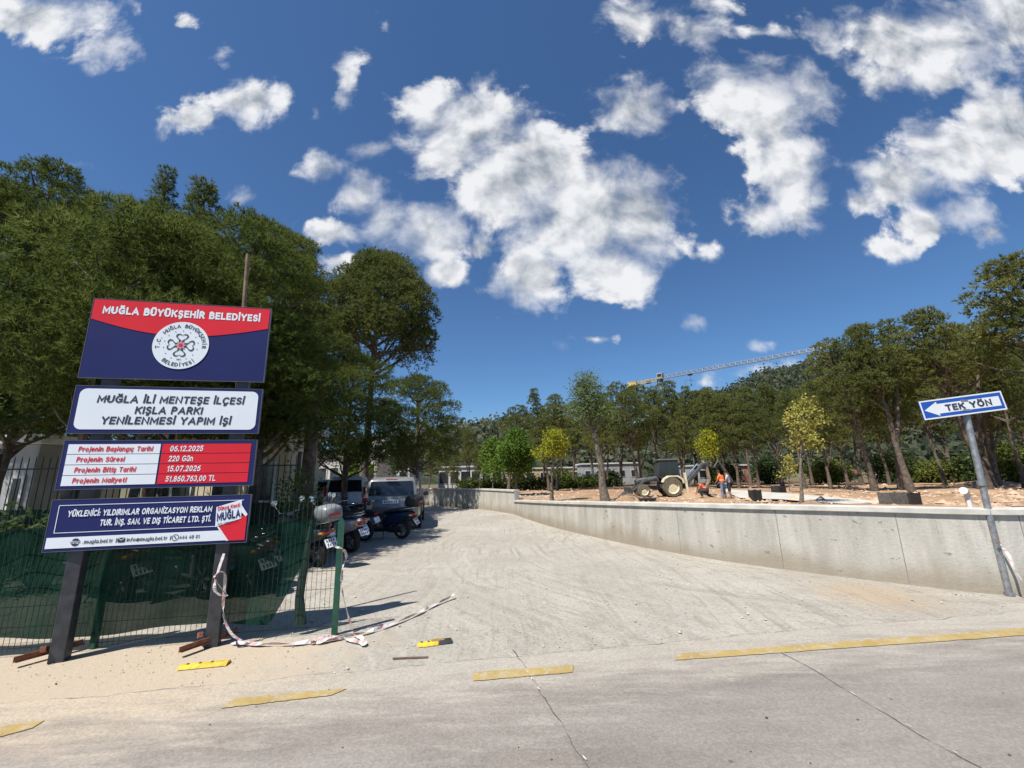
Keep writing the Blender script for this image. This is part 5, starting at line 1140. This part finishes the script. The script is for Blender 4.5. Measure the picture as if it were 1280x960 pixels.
def motorbike(lab, loc, rz, paint, lean=-8):
    o = tag(empty('motorcycle', loc, rz), lab, 'motorcycle'); o.rotation_euler = (math.radians(lean), 0, rz)
    wheel(o, (0, 0, .31), .31, .13, m_alloy, 6); wheel(o, (1.36, 0, .31), .31, .10, m_alloy, 6)
    b = MB(); b.loft([(.52, 0, .10, .74, .84), (.68, 0, .16, .70, .96), (.90, 0, .17, .72, 1.0), (1.06, 0, .10, .78, .95)], 14, 2.5); b.build('tank', paint, o, smooth=50)
    b = MB(); b.loft([(-.30, 0, .07, .80, .88), (-.1, 0, .12, .78, .88), (.3, 0, .14, .74, .84), (.56, 0, .11, .74, .82)], 12, 2.8); b.build('seat', m_seat, o, smooth=50)
    b = MB(); b.loft([(-.46, 0, .03, .78, .84), (-.30, 0, .09, .68, .82), (.1, 0, .12, .58, .76), (.4, 0, .10, .55, .74)], 12, 2.6); b.build('tail_body', paint, o, smooth=50)
    b = MB(); b.box((.62, 0, .44), (.46, .26, .34)); b.lathe([(.10, -.16), (.12, 0), (.10, .16)], (.5, 0, .40), 'Y', 14); b.build('engine', M('engine metal', (.12, .12, .125), .4, metal=.6), o, bevel=.04)
    b = MB(); b.tube([(1.06, 0, .88), (.5, 0, .68), (.2, 0, .55), (.3, 0, .32), (.85, 0, .24), (1.06, 0, .88)], .028, 8); b.build('frame', m_black, o)
    for sg in (-1, 1):
        b = MB(); b.tube([(1.36, sg * .09, .31), (1.10, sg * .09, .98)], .024, 8); b.build('fork', m_chrome, o)
        b = MB(); b.tube([(0, sg * .09, .31), (.42, sg * .09, .36)], .025, 8); b.build('swing_arm', m_alloy, o)
        b = MB(); b.tube([(.10, sg * .14, .36), (.02, sg * .15, .70)], .03, 8); b.build('shock_absorber', m_chrome, o)
        b = MB(); b.tube([(1.0, sg * .22, 1.06), (1.0, sg * .3, 1.18)], .008, 6); b.lathe([(.01, -.02), (.065, -.012), (.06, .012)], (1.0, sg * .33, 1.22), 'X', 12); b.build('mirror', m_black, o, smooth=50)
    b = MB(); b.loft([(1.12, 0, .05, .52, .62), (1.36, 0, .065, .58, .68), (1.62, 0, .05, .46, .56)], 10, 2.6); b.build('front_fender', paint, o, smooth=50)
    b = MB(); b.tube([(.92, -.38, 1.06), (1.02, -.22, 1.08), (1.1, 0, 1.0), (1.02, .22, 1.08), (.92, .38, 1.06)], .014, 8); b.build('handlebar', m_chrome, o, smooth=60)
    b = MB(); b.loft([(1.12, 0, .06, .86, .98), (1.20, 0, .10, .82, 1.02), (1.28, 0, .09, .83, 1.01)], 12, 2.2); hl = b.build('headlight', m_black, o, smooth=50)
    b = MB(); b.lathe([(.0, .0), (.08, .0), (.07, .02)], (1.282, 0, .92), 'X', 14); b.build('lens', m_clear, hl)
    b = MB(); b.loft([(-.48, 0, .05, .74, .80), (-.44, 0, .08, .73, .81)], 10, 3); b.build('tail_light', m_rlamp, o)
    b = MB(); b.box((-.47, 0, .60), (.008, .22, .16), 0, math.radians(25)); b.build('number_plate', m_plate, o)
    b = MB(); b.tube([(.7, -.14, .3), (.3, -.17, .27), (-.35, -.18, .42)], [.025, .04, .05], 10); b.build('exhaust', m_chrome, o, smooth=50)
    return o
g = G(503, 673); scooter('blue scooter with a black top box parked nearest the silver car', (g.x, g.y, 0), math.radians(166), m_bluep, box=m_black, mir=m_black)
g = G(440, 690); scooter('silver white scooter with red tail lamp parked between the dark scooter and the blue one', (g.x, g.y, 0), math.radians(148), m_chalk, mir=m_chrome)
g = G(398, 708); scooter('dark grey scooter with a grey top box by the right end of the green fence', (g.x, g.y, 0), math.radians(146), m_gpaint, box=M('grey box shell', (.19, .20, .205), .4), mir=m_chrome)
g = G(452, 682); o = motorbike('deep blue motorcycle between the silver white scooter and the blue scooter', (g.x - .55, g.y + 1.0, 0), math.radians(158), m_navyp)
g = G(322, 733); scooter('silver scooter behind the shade net right of the billboard', (g.x, g.y, 0), math.radians(150), m_silver, mir=m_chrome, screen=True)
g = G(455, 676); scooter('black scooter with a windscreen in the back row near the silver car', (g.x - 1.6, g.y + 2.6, 0), math.radians(200), m_black, screen=True, mir=m_chrome)
scooter('white scooter standing in the back row before the white van', (D(400, 600, 15.5).x, 15.5, 0), math.radians(215), m_chalk, screen=True)
g = G(225, 760); motorbike('dark motorcycle behind the shade net between the billboard posts', (g.x, g.y + .5, 0), math.radians(158), m_black)
g = G(95, 770); scooter('dark wine red scooter behind the left billboard post', (g.x, g.y + .7, 0), math.radians(156), M('wine paint', (.07, .010, .012), .3), mir=m_chrome)
g = G(35, 758); motorbike('motorcycle with a red tail lamp behind the fence at the left edge', (g.x + .1, g.y + .9, 0), math.radians(168), m_black)

g = G(398, 708); motorbike('black motorcycle squeezed between the dark grey and the silver white scooters', (g.x - .35, g.y + .75, 0), math.radians(150), m_black)
scooter('dark scooter behind the net, left of the scooter with the grey top box', (g.x - .75, g.y - .85, 0), math.radians(152), m_black, mir=m_chrome)
g = G(440, 690); scooter('black scooter between the silver white scooter and the deep blue motorcycle', (g.x - .3, g.y + .75, 0), math.radians(155), m_black, mir=m_chrome)
g = G(503, 673); motorbike('black motorcycle just left of the blue scooter', (g.x - 1.0, g.y - .3, 0), math.radians(158), m_black)
g = G(225, 760); scooter('grey green scooter behind the net between the two billboard posts', (g.x + .55, g.y + .7, 0), math.radians(152), m_gpaint, mir=m_chrome)
# backhoe loader: local +x is its front, turned to face left
m_bcream = M('cream machine paint', (.58, .54, .38), .5, var=.2, scale=3); m_mud = M('muddy tyre', (.085, .068, .05), .95, col2=(.17, .135, .10), scale=8); m_dsteel = M('worn dark steel', (.05, .05, .052), .55, var=.4, scale=6); m_soilc = M('caked soil', (.34, .22, .14), .95, var=.3, scale=6, bump=.6)
g = G(838, 620.5)
bh = tag(empty('backhoe_loader', (g.x, g.y, 0), math.radians(174)), 'cream and black backhoe loader with its digging arm raised, standing on the red soil', 'digger')
for sg in (-1, 1):
    for (x, r_, w) in ((0, .70, .46), (2.05, .46, .34)):
        b = MB(); b.lathe(tyre(r_, w), (0, 0, 0), 'Y', 26, closed=True)
        for i in range(20):
            a = 2 * math.pi * i / 20; b.box((math.cos(a) * r_ * .99, (w * .2) * (1 if i % 2 else -1), math.sin(a) * r_ * .99), (.05, w * .5, .08), 0, -a)
        wl = b.build('wheel', m_mud, bh, smooth=40, loc=(x, sg * .82, r_)); b = MB(); b.lathe([(.02, -.10), (r_ * .3, -.12), (r_ * .58, -.05), (r_ * .66, -.2), (r_ * .66, .2), (r_ * .58, .05), (r_ * .3, .12), (.02, .10)], (0, 0, 0), 'Y', 20); b.build('rim', m_bcream, wl, smooth=40)
    b = MB(); pr = [(-.85, .95), (-.80, 1.28), (-.45, 1.52), (.25, 1.52), (.62, 1.30), (.72, 1.05), (.62, 1.02), (.52, 1.22), (.2, 1.40), (-.4, 1.40), (-.68, 1.2), (-.74, .95)]
    b.prism(pr, 'Y', sg * .55, sg * 1.06); b.build('fender', m_bcream, bh, bevel=.02)
    b = MB(); b.tube([(1.0, sg * .62, 1.35), (1.9, sg * .62, 1.15), (2.6, sg * .62, .62), (3.0, sg * .62, .35)], [.09, .11, .10, .08], 6); b.build('loader_arm', m_dsteel, bh)
    b = MB(); b.tube([(1.1, sg * .6, .9), (2.2, sg * .6, .85)], [.06, .035], 8); b.build('loader_ram', m_chrome, bh)
    b = MB(); b.box((-.98, sg * .95, .95), (.16, .20, 1.5), 0, .06); b.box((-1.0, sg * 1.0, .18), (.4, .34, .08)); b.build('stabiliser', m_bcream, bh, bevel=.02)
b = MB(); b.box((.85, 0, .78), (3.2, .8, .42)); b.box((-.95, 0, .9), (.3, 1.5, .7)); b.build('chassis', m_dsteel, bh, bevel=.03)
b = MB(); b.loft([(.80, 0, .48, .95, 1.52), (1.6, 0, .47, .92, 1.46), (2.3, 0, .44, .88, 1.36), (2.48, 0, .38, .92, 1.25)], 14, 5); hd = b.build('hood', m_dsteel, bh, smooth=45)
b = MB(); b.box((1.25, 0, .98), (.5, 1.0, .34)); b.build('tank_cover', m_bcream, bh, bevel=.03)
b = MB(); b.box((2.46, 0, 1.1), (.06, .6, .3)); b.build('grille', m_black, hd)
b = MB(); b.prism([(-.70, 1.3), (.62, 1.3), (.95, 1.5), (.72, 2.62), (-.62, 2.62)], 'Y', -.66, .66); cbn = b.build('cab', m_dark, bh, bevel=.03)
for sg in (-1, 1):
    b = MB(); b.prism([(-.60, 1.45), (-.02, 1.45), (-.02, 2.52), (-.54, 2.52)], 'Y', sg * .65, sg * .672); b.build('window', m_tint, cbn)
    b = MB(); b.prism([(.05, 1.42), (.60, 1.42), (.84, 1.56), (.66, 2.52), (.05, 2.52)], 'Y', sg * .65, sg * .672); b.build('window', m_tint, cbn)
b = MB(); b.box((.05, 0, 2.68), (1.55, 1.44, .12)); b.build('roof', M('dusty roof paint', (.10, .098, .09), .7), cbn, bevel=.04)
b = MB(); b.tube([(1.35, .2, 1.4), (1.35, .2, 2.1)], .035, 8); b.build('exhaust', m_dsteel, bh)
b = MB(); b.prism([(2.85, .12), (3.55, .03), (3.60, .10), (3.2, .42), (3.25, .72), (3.10, .78), (2.88, .5)], 'Y', -1.05, 1.05); lb = b.build('loader_bucket', m_dsteel, bh, bevel=.01)
for i in range(8): b = MB(); b.box((3.66, -.95 + i * .27, .05), (.18, .07, .05)); b.build('tooth', m_dsteel, lb)
b = MB()
for y in (-.12, .12): b.tube([(-1.05, y, .75), (-1.75, y, 1.45), (-2.55, y, 2.30), (-2.85, y, 2.35)], [.16, .17, .12, .10], 6)
b.build('boom', m_dsteel, bh)
b = MB(); b.tube([(-2.55, 0, 2.55), (-2.80, 0, 2.20), (-2.95, 0, 1.2), (-2.60, 0, .55)], [.09, .15, .12, .09], 6); b.build('stick', M('mud stained arm', (.24, .19, .14), .8, var=.3, scale=4), bh)
b = MB(); b.tube([(-1.2, 0, 1.3), (-2.2, 0, 2.35)], [.07, .045], 8); b.build('boom_ram', m_chrome, bh)
b = MB(); b.tube([(-3.9, -.5, 2.55), (-4.4, -.5, 1.6), (-4.75, -.5, .95)], [.08, .14, .10], 6); b.tube([(-2.85, -.1, 2.3), (-3.5, -.4, 2.05), (-3.9, -.5, 2.55)], [.06, .07, .06], 6); b.build('second_arm', m_dsteel, bh)
b = MB(); b.prism([(-2.72, .62), (-2.30, .55), (-2.05, .28), (-2.25, .02), (-2.62, .10), (-2.42, .3), (-2.70, .45)], 'Y', -.32, .32); b.build('digging_bucket', m_dsteel, bh, bevel=.01)

# ------------------------------------------------------------------ the three workers (bodies grown with a skin modifier)
m_skin = M('sunburnt skin', (.32, .17, .11), .6); m_hair = M('dark hair', (.02, .016, .013), .7); m_vest = M('orange work vest', (.85, .16, .02), .7, var=.1, scale=8); m_jean = M('faded jeans', (.15, .19, .27), .9, var=.25, scale=10)
m_shirt = M('pale lilac shirt', (.45, .42, .52), .85); m_short = M('black trousers', (.02, .02, .022), .85); m_boot = M('dusty boots', (.10, .08, .06), .9); m_refl = M('reflective band', (.62, .62, .55), .4); m_redv = M('red orange vest', (.75, .09, .03), .7, var=.1)
def skinned(name, verts, edges, radii, mat, parent, sub=2, root=0):
    me = bpy.data.meshes.new(name); me.from_pydata(verts, edges, []); me.materials.append(mat)
    o = bpy.data.objects.new(name, me); COL.objects.link(o); o.parent = parent
    md = o.modifiers.new('skin', 'SKIN'); md.use_smooth_shade = True
    sv = me.skin_vertices[0].data
    for i, r_ in enumerate(radii): sv[i].radius = r_ if isinstance(r_, tuple) else (r_, r_)
    for i in range(len(verts)): sv[i].use_root = (i == root)
    s = o.modifiers.new('sub', 'SUBSURF'); s.levels = sub; s.render_levels = sub
    return o
def person(lab, loc, rz, J, top, legs, legs_len=1.0, cat='person', vest=None):
    """J: joints dict; one continuous skinned body, clothes as slightly larger shells"""
    o = tag(empty('person', loc, rz), lab, cat)
    V, E, Rr = [], [], []; idx = {}
    def av(n, p, r_): idx[n] = len(V); V.append(p); Rr.append(r_)
    av('pelvis', J['pelvis'], (.15, .11)); av('waist', J['waist'], (.13, .10)); av('chest', J['chest'], (.165, .115)); av('neck', J['neck'], .055); av('chin', J['chin'], (.072, .08)); av('head', J['head'], (.082, .10)); av('crown', J['crown'], (.06, .07))
    E += [(0, 1), (1, 2), (2, 3), (3, 4), (4, 5), (5, 6)]
    for s in 'LR':
        av('sh' + s, J['sh' + s], .062); av('el' + s, J['el' + s], .043); av('wr' + s, J['wr' + s], .030); E += [(idx['chest'], idx['sh' + s]), (idx['sh' + s], idx['el' + s]), (idx['el' + s], idx['wr' + s])]
        w = Vector(J['wr' + s]); d = (w - Vector(J['el' + s])).normalized(); sd = d.cross(Vector((0, 1, 0))); sd = sd.normalized() if sd.length > .1 else Vector((1, 0, 0)); dn = d.cross(sd)
        av('pm' + s, tuple(w + d * .075), (.040, .018)); E.append((idx['wr' + s], idx['pm' + s]))
        for k, ln in enumerate((.070, .082, .076, .06)):
            b0 = w + d * .10 + sd * (.030 - .02 * k); av(f'f{k}{s}', tuple(b0), .0095); av(f'g{k}{s}', tuple(b0 + d * ln * .55 + dn * .012), .009); av(f'h{k}{s}', tuple(b0 + d * ln * .9 + dn * .035), .008)
            E += [(idx['pm' + s], idx[f'f{k}{s}']), (idx[f'f{k}{s}'], idx[f'g{k}{s}']), (idx[f'g{k}{s}'], idx[f'h{k}{s}'])]
        av('t1' + s, tuple(w + d * .05 + sd * .045), .011); av('t2' + s, tuple(w + d * .09 + sd * .065 + dn * .02), .009); E += [(idx['wr' + s], idx['t1' + s]), (idx['t1' + s], idx['t2' + s])]
        av('hp' + s, J['hp' + s], .095); av('kn' + s, J['kn' + s], .060); av('an' + s, J['an' + s], .042); av('to' + s, J['to' + s], (.045, .03)); E += [(0, idx['hp' + s]), (idx['hp' + s], idx['kn' + s]), (idx['kn' + s], idx['an' + s]), (idx['an' + s], idx['to' + s])]
    skinned('body', V, E, Rr, m_skin, o)
    # face and ears
    hd = Vector(J['head']); fw = (Vector(J['nose']) - hd).normalized(); sd = fw.cross(Vector((0, 0, 1))).normalized(); up = sd.cross(fw)
    b = MB()
    for s in (-1, 1): b.lathe([(.001, -.012), (.012, 0), (.001, .012)], tuple(hd + fw * .088 + sd * s * .034 + up * .01), 'Y', 8)
    b.build('eyes', m_hair, o)
    b = MB(); b.tube([hd + fw * .09 + up * .015, hd + fw * .115 - up * .02, hd + fw * .092 - up * .03], [.009, .015, .008], 6)
    for s in (-1, 1): b.tube([hd + sd * s * .082 + up * .03, hd + sd * s * .095, hd + sd * s * .08 - up * .03], [.01, .014, .008], 6)
    b.build('nose_and_ears', m_skin, o, smooth=60)
    b = MB(); b.tube([hd + fw * .084 - up * .055 - sd * .025, hd + fw * .092 - up * .058, hd + fw * .084 - up * .055 + sd * .025], .006, 6); b.build('mouth', M('lips', (.25, .09, .07), .6), o)
    c = hd + up * .035 - fw * .015
    b = MB(); prof = [(.001, .105), (.05, .10), (.085, .065), (.10, .015), (.097, -.035), (.085, -.05)]; b.lathe(prof, tuple(c), 'Z', 14); b.build('hair', m_hair, o, smooth=60)
    sc = lambda n, k: tuple(a * k for a in Rr[idx[n]]) if isinstance(Rr[idx[n]], tuple) else Rr[idx[n]] * k
    lerp = lambda a, c, t: tuple(Vector(J[a]).lerp(Vector(J[c]), t))
    tv = [J['pelvis'], J['waist'], J['chest'], lerp('chest', 'neck', .75)] + [q for s in 'LR' for q in (J['sh' + s], lerp('sh' + s, 'el' + s, .8))]
    skinned('shirt', tv, [(0, 1), (1, 2), (2, 3), (2, 4), (4, 5), (2, 6), (6, 7)], [(.175, .135), (.155, .125), (.19, .14), .075, .083, .06, .083, .06], top, o)
    if vest:
        skinned('vest', [lerp('pelvis', 'waist', .2), J['waist'], J['chest'], lerp('chest', 'neck', .55)] + [lerp('chest', 'sh' + s, .9) for s in 'LR'], [(0, 1), (1, 2), (2, 3), (2, 4), (2, 5)], [(.19, .15), (.175, .145), (.205, .155), .10, .09, .09], vest, o)
        p, w = Vector(J['waist']), (Vector(J['chest']) - Vector(J['waist'])).normalized(); b = MB(); b.lathe([(.185, -.025), (.19, 0), (.185, .025)], tuple(p + w * .05), 'Z', 16); ob = b.build('reflective_band', m_refl, o, smooth=60); ob.scale = (1, .85, 1); ob.location = Vector((0, (p.y + w.y * .05) * .15, 0))
    lv = [J['pelvis']] + [q for s in 'LR' for q in (J['hp' + s], J['kn' + s], lerp('kn' + s, 'an' + s, .9 * legs_len))]
    skinned('trousers', lv, [(0, 1), (1, 2), (2, 3), (0, 4), (4, 5), (5, 6)], [(.165, .13), .115, .082, .066 if legs_len > .5 else .08, .115, .082, .066 if legs_len > .5 else .08], legs, o)
    for s in 'LR':
        a = Vector(J['an' + s]); t_ = Vector(J['to' + s]); d = (t_ - a); d.z = 0; d.normalize()
        b = MB(); b.tube([a - d * .06 + Vector((0, 0, -.035)), a + Vector((0, 0, -.02)), t_ + d * .03 + Vector((0, 0, -.005))], [.05, .058, .042], 10); b.build('boot', m_boot, o, smooth=60)
    return o
def stand(dx=0.0, arm=0.0, bend=0.0):
    # facing +y; arms partly forward
    return dict(pelvis=(0, 0, .95), waist=(0, .02 + bend * .1, 1.12), chest=(0, .03 + bend * .3, 1.34), neck=(0, .04 + bend * .42, 1.50), chin=(0, .07 + bend * .48, 1.575), head=(0, .075 + bend * .5, 1.65), crown=(0, .06 + bend * .5, 1.72), nose=(0, .2 + bend * .55, 1.62 - bend * .1),
        shL=(-.20, .02 + bend * .3, 1.42), shR=(.20, .02 + bend * .3, 1.42), elL=(-.27, .06 + arm * .1 + bend * .3, 1.14), elR=(.27, .06 + arm * .1 + bend * .3, 1.14), wrL=(-.22, .14 + arm * .25 + bend * .3, .92 + arm * .18), wrR=(.22, .14 + arm * .25 + bend * .3, .92 + arm * .18),
        hpL=(-.10, 0, .90), hpR=(.10, 0, .90), knL=(-.12, .04, .49), knR=(.13, .03, .49), anL=(-.13, 0, .08), anR=(.15, -.02, .08), toL=(-.15, .15, .04), toR=(.18, .13, .04))
g = G(906, 624.5); person('worker in a bright orange vest and pale jeans standing with his back half turned', (g.x, g.y, .03), math.radians(35), stand(arm=.5, bend=.25), m_vest, m_jean, vest=m_vest)
g2 = G(917, 624.5); person('worker in a pale lilac shirt and black knee-length trousers standing on the right', (g2.x, g2.y + .3, .03), math.radians(60), stand(arm=.7, bend=.1), m_shirt, m_short, legs_len=.12)
cr = dict(pelvis=(0, 0, .50), waist=(0, .10, .66), chest=(0, .30, .82), neck=(0, .44, .92), chin=(0, .52, .94), head=(0, .57, 1.0), crown=(0, .57, 1.09), nose=(0, .69, .95), shL=(-.19, .34, .88), shR=(.19, .34, .88), elL=(-.24, .50, .62), elR=(.24, .50, .62), wrL=(-.18, .62, .38), wrR=(.18, .62, .38),
     hpL=(-.10, .02, .48), hpR=(.10, .0, .48), knL=(-.16, .42, .46), knR=(.20, -.12, .15), anL=(-.15, .28, .08), anR=(.2, -.45, .09), toL=(-.17, .44, .04), toR=(.2, -.5, .04))
g3 = G(885, 623.5); person('worker in a red-orange vest crouching low beside the digger bucket', (g3.x, g3.y + .1, .03), math.radians(75), cr, m_redv, m_short, vest=m_redv)

# ------------------------------------------------------------------ things on the soil and along the kerb
m_ply = M('dark formwork ply', (.022, .021, .020), .8, var=.4, scale=8); m_gbox = M('weathered grey boards', (.075, .072, .065), .9, col2=(.14, .13, .115), scale=8)
def crate(lab, u, v, w, h, mat, y=None, yaw=.2, name='planter_box'):
    g = G(u, v) if y is None else D(u, v, y); z0 = 0 if y is None else max(0, g.z)
    o = tag(empty(name, (g.x, g.y, z0), yaw), lab, 'box'); t = .05; e = w * .6
    for sx, sy, lx, ly in ((0, -1, w, t), (0, 1, w, t), (-1, 0, t, e - 2 * t), (1, 0, t, e - 2 * t)):
        b = MB(); b.box((sx * (w - t) / 2, sy * (e - t) / 2, h / 2), (lx, ly, h)); b.build('side_board', mat, o)
    for sx in (-1, 1):
        for sy in (-1, 1): b = MB(); b.box((sx * (w / 2 - .08), sy * (e / 2 + .021), h / 2 + .02), (.06, .04, h + .04)); b.build('corner_post', mat, o)
    b = MB(); b.box((0, 0, h * .25), (w - .12, e - .12, h * .4)); b.build('fill', m_soilc, o)
    return o
crate('black open box standing on the soil right of the workers', 945, 626.5, .60, .62, m_ply)
crate('black open box on the pale path left of the yellow tree', 974, 617, .95, .55, m_ply, yaw=.5)
crate('wide grey weathered open box just behind the wall, left of its darker neighbour', 1120, 633, 1.0, .60, m_gbox, yaw=.1)
crate('small dark open box just behind the wall, right of the wide grey one', 1143, 633, .52, .58, m_ply, yaw=.15)
g = G(808, 627); o = tag(empty('drain_cover', (g.x, g.y, .06), .05), 'flat black slab lying on the soil below the backhoe', 'slab'); b = MB(); b.box((0, 0, .09), (1.0, .8, .14)); b.build('slab', m_ply, o, bevel=.02)
for sg in (-1, 1): b = MB(); b.tube([(sg * .2 - .05, -.2, .16), (sg * .2 - .05, -.2, .2), (sg * .2 + .05, -.2, .2), (sg * .2 + .05, -.2, .16)], .012, 6); b.build('lifting_eye', m_dsteel, o)
g = G(1213, 640); yv = 9.5; p0 = D(1213, 634, yv); p1 = D(1207, 613.5, yv); m_pvc = M('white plastic pipe', (.72, .71, .68), .4, var=.05)
b = MB(); b.tube([(p0.x + .02, yv, .3), (p0.x, yv, p0.z), (p1.x + .01, yv, p1.z - .06), (p1.x - .03, yv - .02, p1.z), (p1.x - .10, yv - .05, p1.z + .01)], [.055, .055, .055, .07, .075], 12)
o = b.build('vent_pipe', m_pvc, smooth=50); tag(o, 'white plastic pipe with an elbow sticking up behind the wall near the sign pole', 'pipe')
# heaps of soil and rubble
def heap(u, v, R, H, lab, seed, y=None):
    g = G(u, v) if y is None else D(u, v, y); b = MB(); n, k = 18, 6; r_ = random.Random(seed)
    for j in range(k + 1):
        f = j / k
        for i in range(n):
            a = 2 * math.pi * i / n; q = R * (1 - f) ** .8 * (1 + .25 * math.sin(3 * a + seed) + r_.uniform(-.1, .1)); b.v.append((q * math.cos(a) * 1.5, q * math.sin(a), H * f * (1 - .3 * (1 - f)) + r_.uniform(-.04, .04) * H * 2 - .03))
    b.f = [(j * n + i, j * n + (i + 1) % n, (j + 1) * n + (i + 1) % n, (j + 1) * n + i) for j in range(k) for i in range(n)]; b.m = [0] * len(b.f)
    o = b.build('soil_heap', m_soil, smooth=70, loc=(g.x, g.y, 0)); tag(o, lab, 'heap')
heap(786, 627, 1.0, .55, 'low heap of soil below the backhoe bucket', 2)
heap(590, 607, 2.4, .8, 'dark heap of soil and branches behind the far wall bend', 4)
heap(868, 621, .8, .4, 'small heap of soil between the backhoe and the crouching worker', 6)
heap(1010, 628, .7, .25, 'little ring of soil round the yellow tree', 8, y=21.5)
heap(660, 612, 1.6, .35, 'low ridge of soil near the corner of the wall', 10)
heap(1230, 606, 2.6, .5, 'bank of red soil at the right edge behind the sign pole', 11)
# stones strewn over soil and driveway, one countless stuff object each
def stones(name, lab, cnt, fn, smin, smax, mat, seed):
    r_ = np.random.default_rng(seed); V = []; base = np.array([(1, 0, 0), (-1, 0, 0), (0, 1, 0), (0, -1, 0), (0, 0, 1), (0, 0, -1)], float); F_ = [(0, 2, 4), (2, 1, 4), (1, 3, 4), (3, 0, 4), (2, 0, 5), (1, 2, 5), (3, 1, 5), (0, 3, 5)]
    for i in range(cnt):
        x, y = fn(r_); s = r_.uniform(smin, smax) * (1 if r_.random() > .06 else 2.2); q = base * s * r_.uniform(.55, 1.3, (6, 3)) * np.array([1, 1, .6]); a = r_.uniform(0, 6.28); R_ = np.array([[math.cos(a), -math.sin(a), 0], [math.sin(a), math.cos(a), 0], [0, 0, 1]]); q = q @ R_.T + np.array([x, y, s * .25])
        for f in F_: V += [q[k] for k in f]
    o = link(name, np_mesh(name, np.array(V), 3, mat)); return tag(o, lab, 'stones', kind='stuff')
m_stone_ = M('pale stone', (.42, .37, .30), .95, var=.3, scale=2, coord='P'); m_leaf = M('dry leaf', (.07, .045, .03), .9, var=.4)
def on_soil(r_):
    while True:
        u = r_.uniform(640, 1280); v = r_.uniform(607, 636); g = G(u, v)
        if g.y > 9 and g.y < 60: return g.x, g.y
stones('rubble', 'stones and clods strewn over the red soil', 2600, on_soil, .05, .16, M('clod', (.40, .28, .19), .95, var=.4, scale=1, coord='P'), 3)
def on_drive(r_):
    while True:
        u = r_.uniform(300, 1280); v = 640 + 170 * r_.random() ** .8; g = G(u, v)
        if g.y < seam(g.x) + .1: continue
        if min((Vector((q.x, q.y, 0)) - Vector((g.x, g.y, 0))).length for q in WP[::4]) > .5 and r_.random() < .6: continue
        i = min(range(len(WP)), key=lambda k: (WP[k].x - g.x) ** 2 + (WP[k].y - g.y) ** 2)
        if (g.x > WP[i].x - .08): continue
        return g.x, g.y
stones('gravel', 'small stones scattered over the driveway and along the wall foot', 1300, on_drive, .003, .013, m_stone_, 5)
def on_sand(r_): g = G(r_.uniform(0, 460), r_.uniform(795, 860)); return g.x, g.y
stones('gravel', 'small pebbles in the sand round the billboard feet', 260, on_sand, .003, .010, m_stone_, 7)
def on_road(r_): g = G(r_.uniform(0, 1280), r_.uniform(840, 958)); return g.x, g.y
stones('leaf_litter', 'dark dry leaf scraps lying on the road', 16, on_road, .004, .012, m_leaf, 9)
# broken yellow speed bump pieces
m_bump = M('yellow rubber', (.52, .36, .025), .7, var=.25, scale=20, bump=.3)
for a, c, lab, br in (((225, 835), (286, 829), 'yellow speed bump strip lying on the sand in front of the billboard', 0), ((522, 807), (556, 803), 'broken yellow and black speed bump piece lying on the driveway edge', 1)):
    A, C_ = G(*a), G(*c); d = C_ - A; L_ = d.length
    o = tag(empty('speed_bump', A, math.atan2(d.y, d.x)), lab, 'speed bump'); b = MB()
    b.prism([(-.06, 0), (.06, 0), (.045, .016), (.02, .026), (-.02, .026), (-.045, .016)], 'X', 0, L_ * (.75 if br else 1)); b.build('strip', m_bump, o, bevel=.004)
    b = MB()
    for k in range(3): b.lathe([(.012, 0), (.014, .006), (.008, .010)], (L_ * (.15 + .25 * k), 0, .024), 'Z', 8)
    b.build('bolt', m_dsteel, o)
    if br:
        b = MB(); b.prism([(-.05, 0), (.05, 0), (.03, .03), (-.03, .03)], 'X', L_ * .78, L_ * 1.25); b.build('torn_end', m_black, o)
        b = MB(); b.prism([(-.04, .0), (.05, 0), (.0, .05)], 'X', L_ * .5, L_ * 1.0); b.build('broken_lump', M('faded rubber', (.22, .15, .05), .9), o, bevel=.01)
b = MB(); A = G(513, 823); b.box((0, 0, .008), (.34, .014, .012), .05); o = b.build('stick', m_wood, loc=(A.x, A.y, 0)); tag(o, 'thin dark stick lying on the road edge below the broken speed bump', 'stick')
# red round shop sign far left of the silver car
p = D(450, 598, 46); b = MB(); b.lathe([(.01, -.03), (.55, -.03), (.55, .03), (.01, .03)], (0, 0, p.z), 'Y', 20); b.tube([(0, 0, 0), (0, 0, p.z)], .05, 6); o = b.build('round_sign', M('sign red', (.42, .03, .03), .5), loc=(p.x, 46, 0)); tag(o, 'round red sign in front of the low white shop building', 'sign')
# tree stake and pine trunk beside the parked cars
p = D(382, 600, 13.2); b = MB(); b.tube([(0, 0, -.1), (.05, 0, 2), (.1, .1, 5)], [.26, .2, .16], 10); o = b.build('tree_trunk', m_bark, loc=(p.x, 13.2, 0), smooth=60); tag(o, 'thick dark trunk standing at the end of the iron fence', 'trunk')
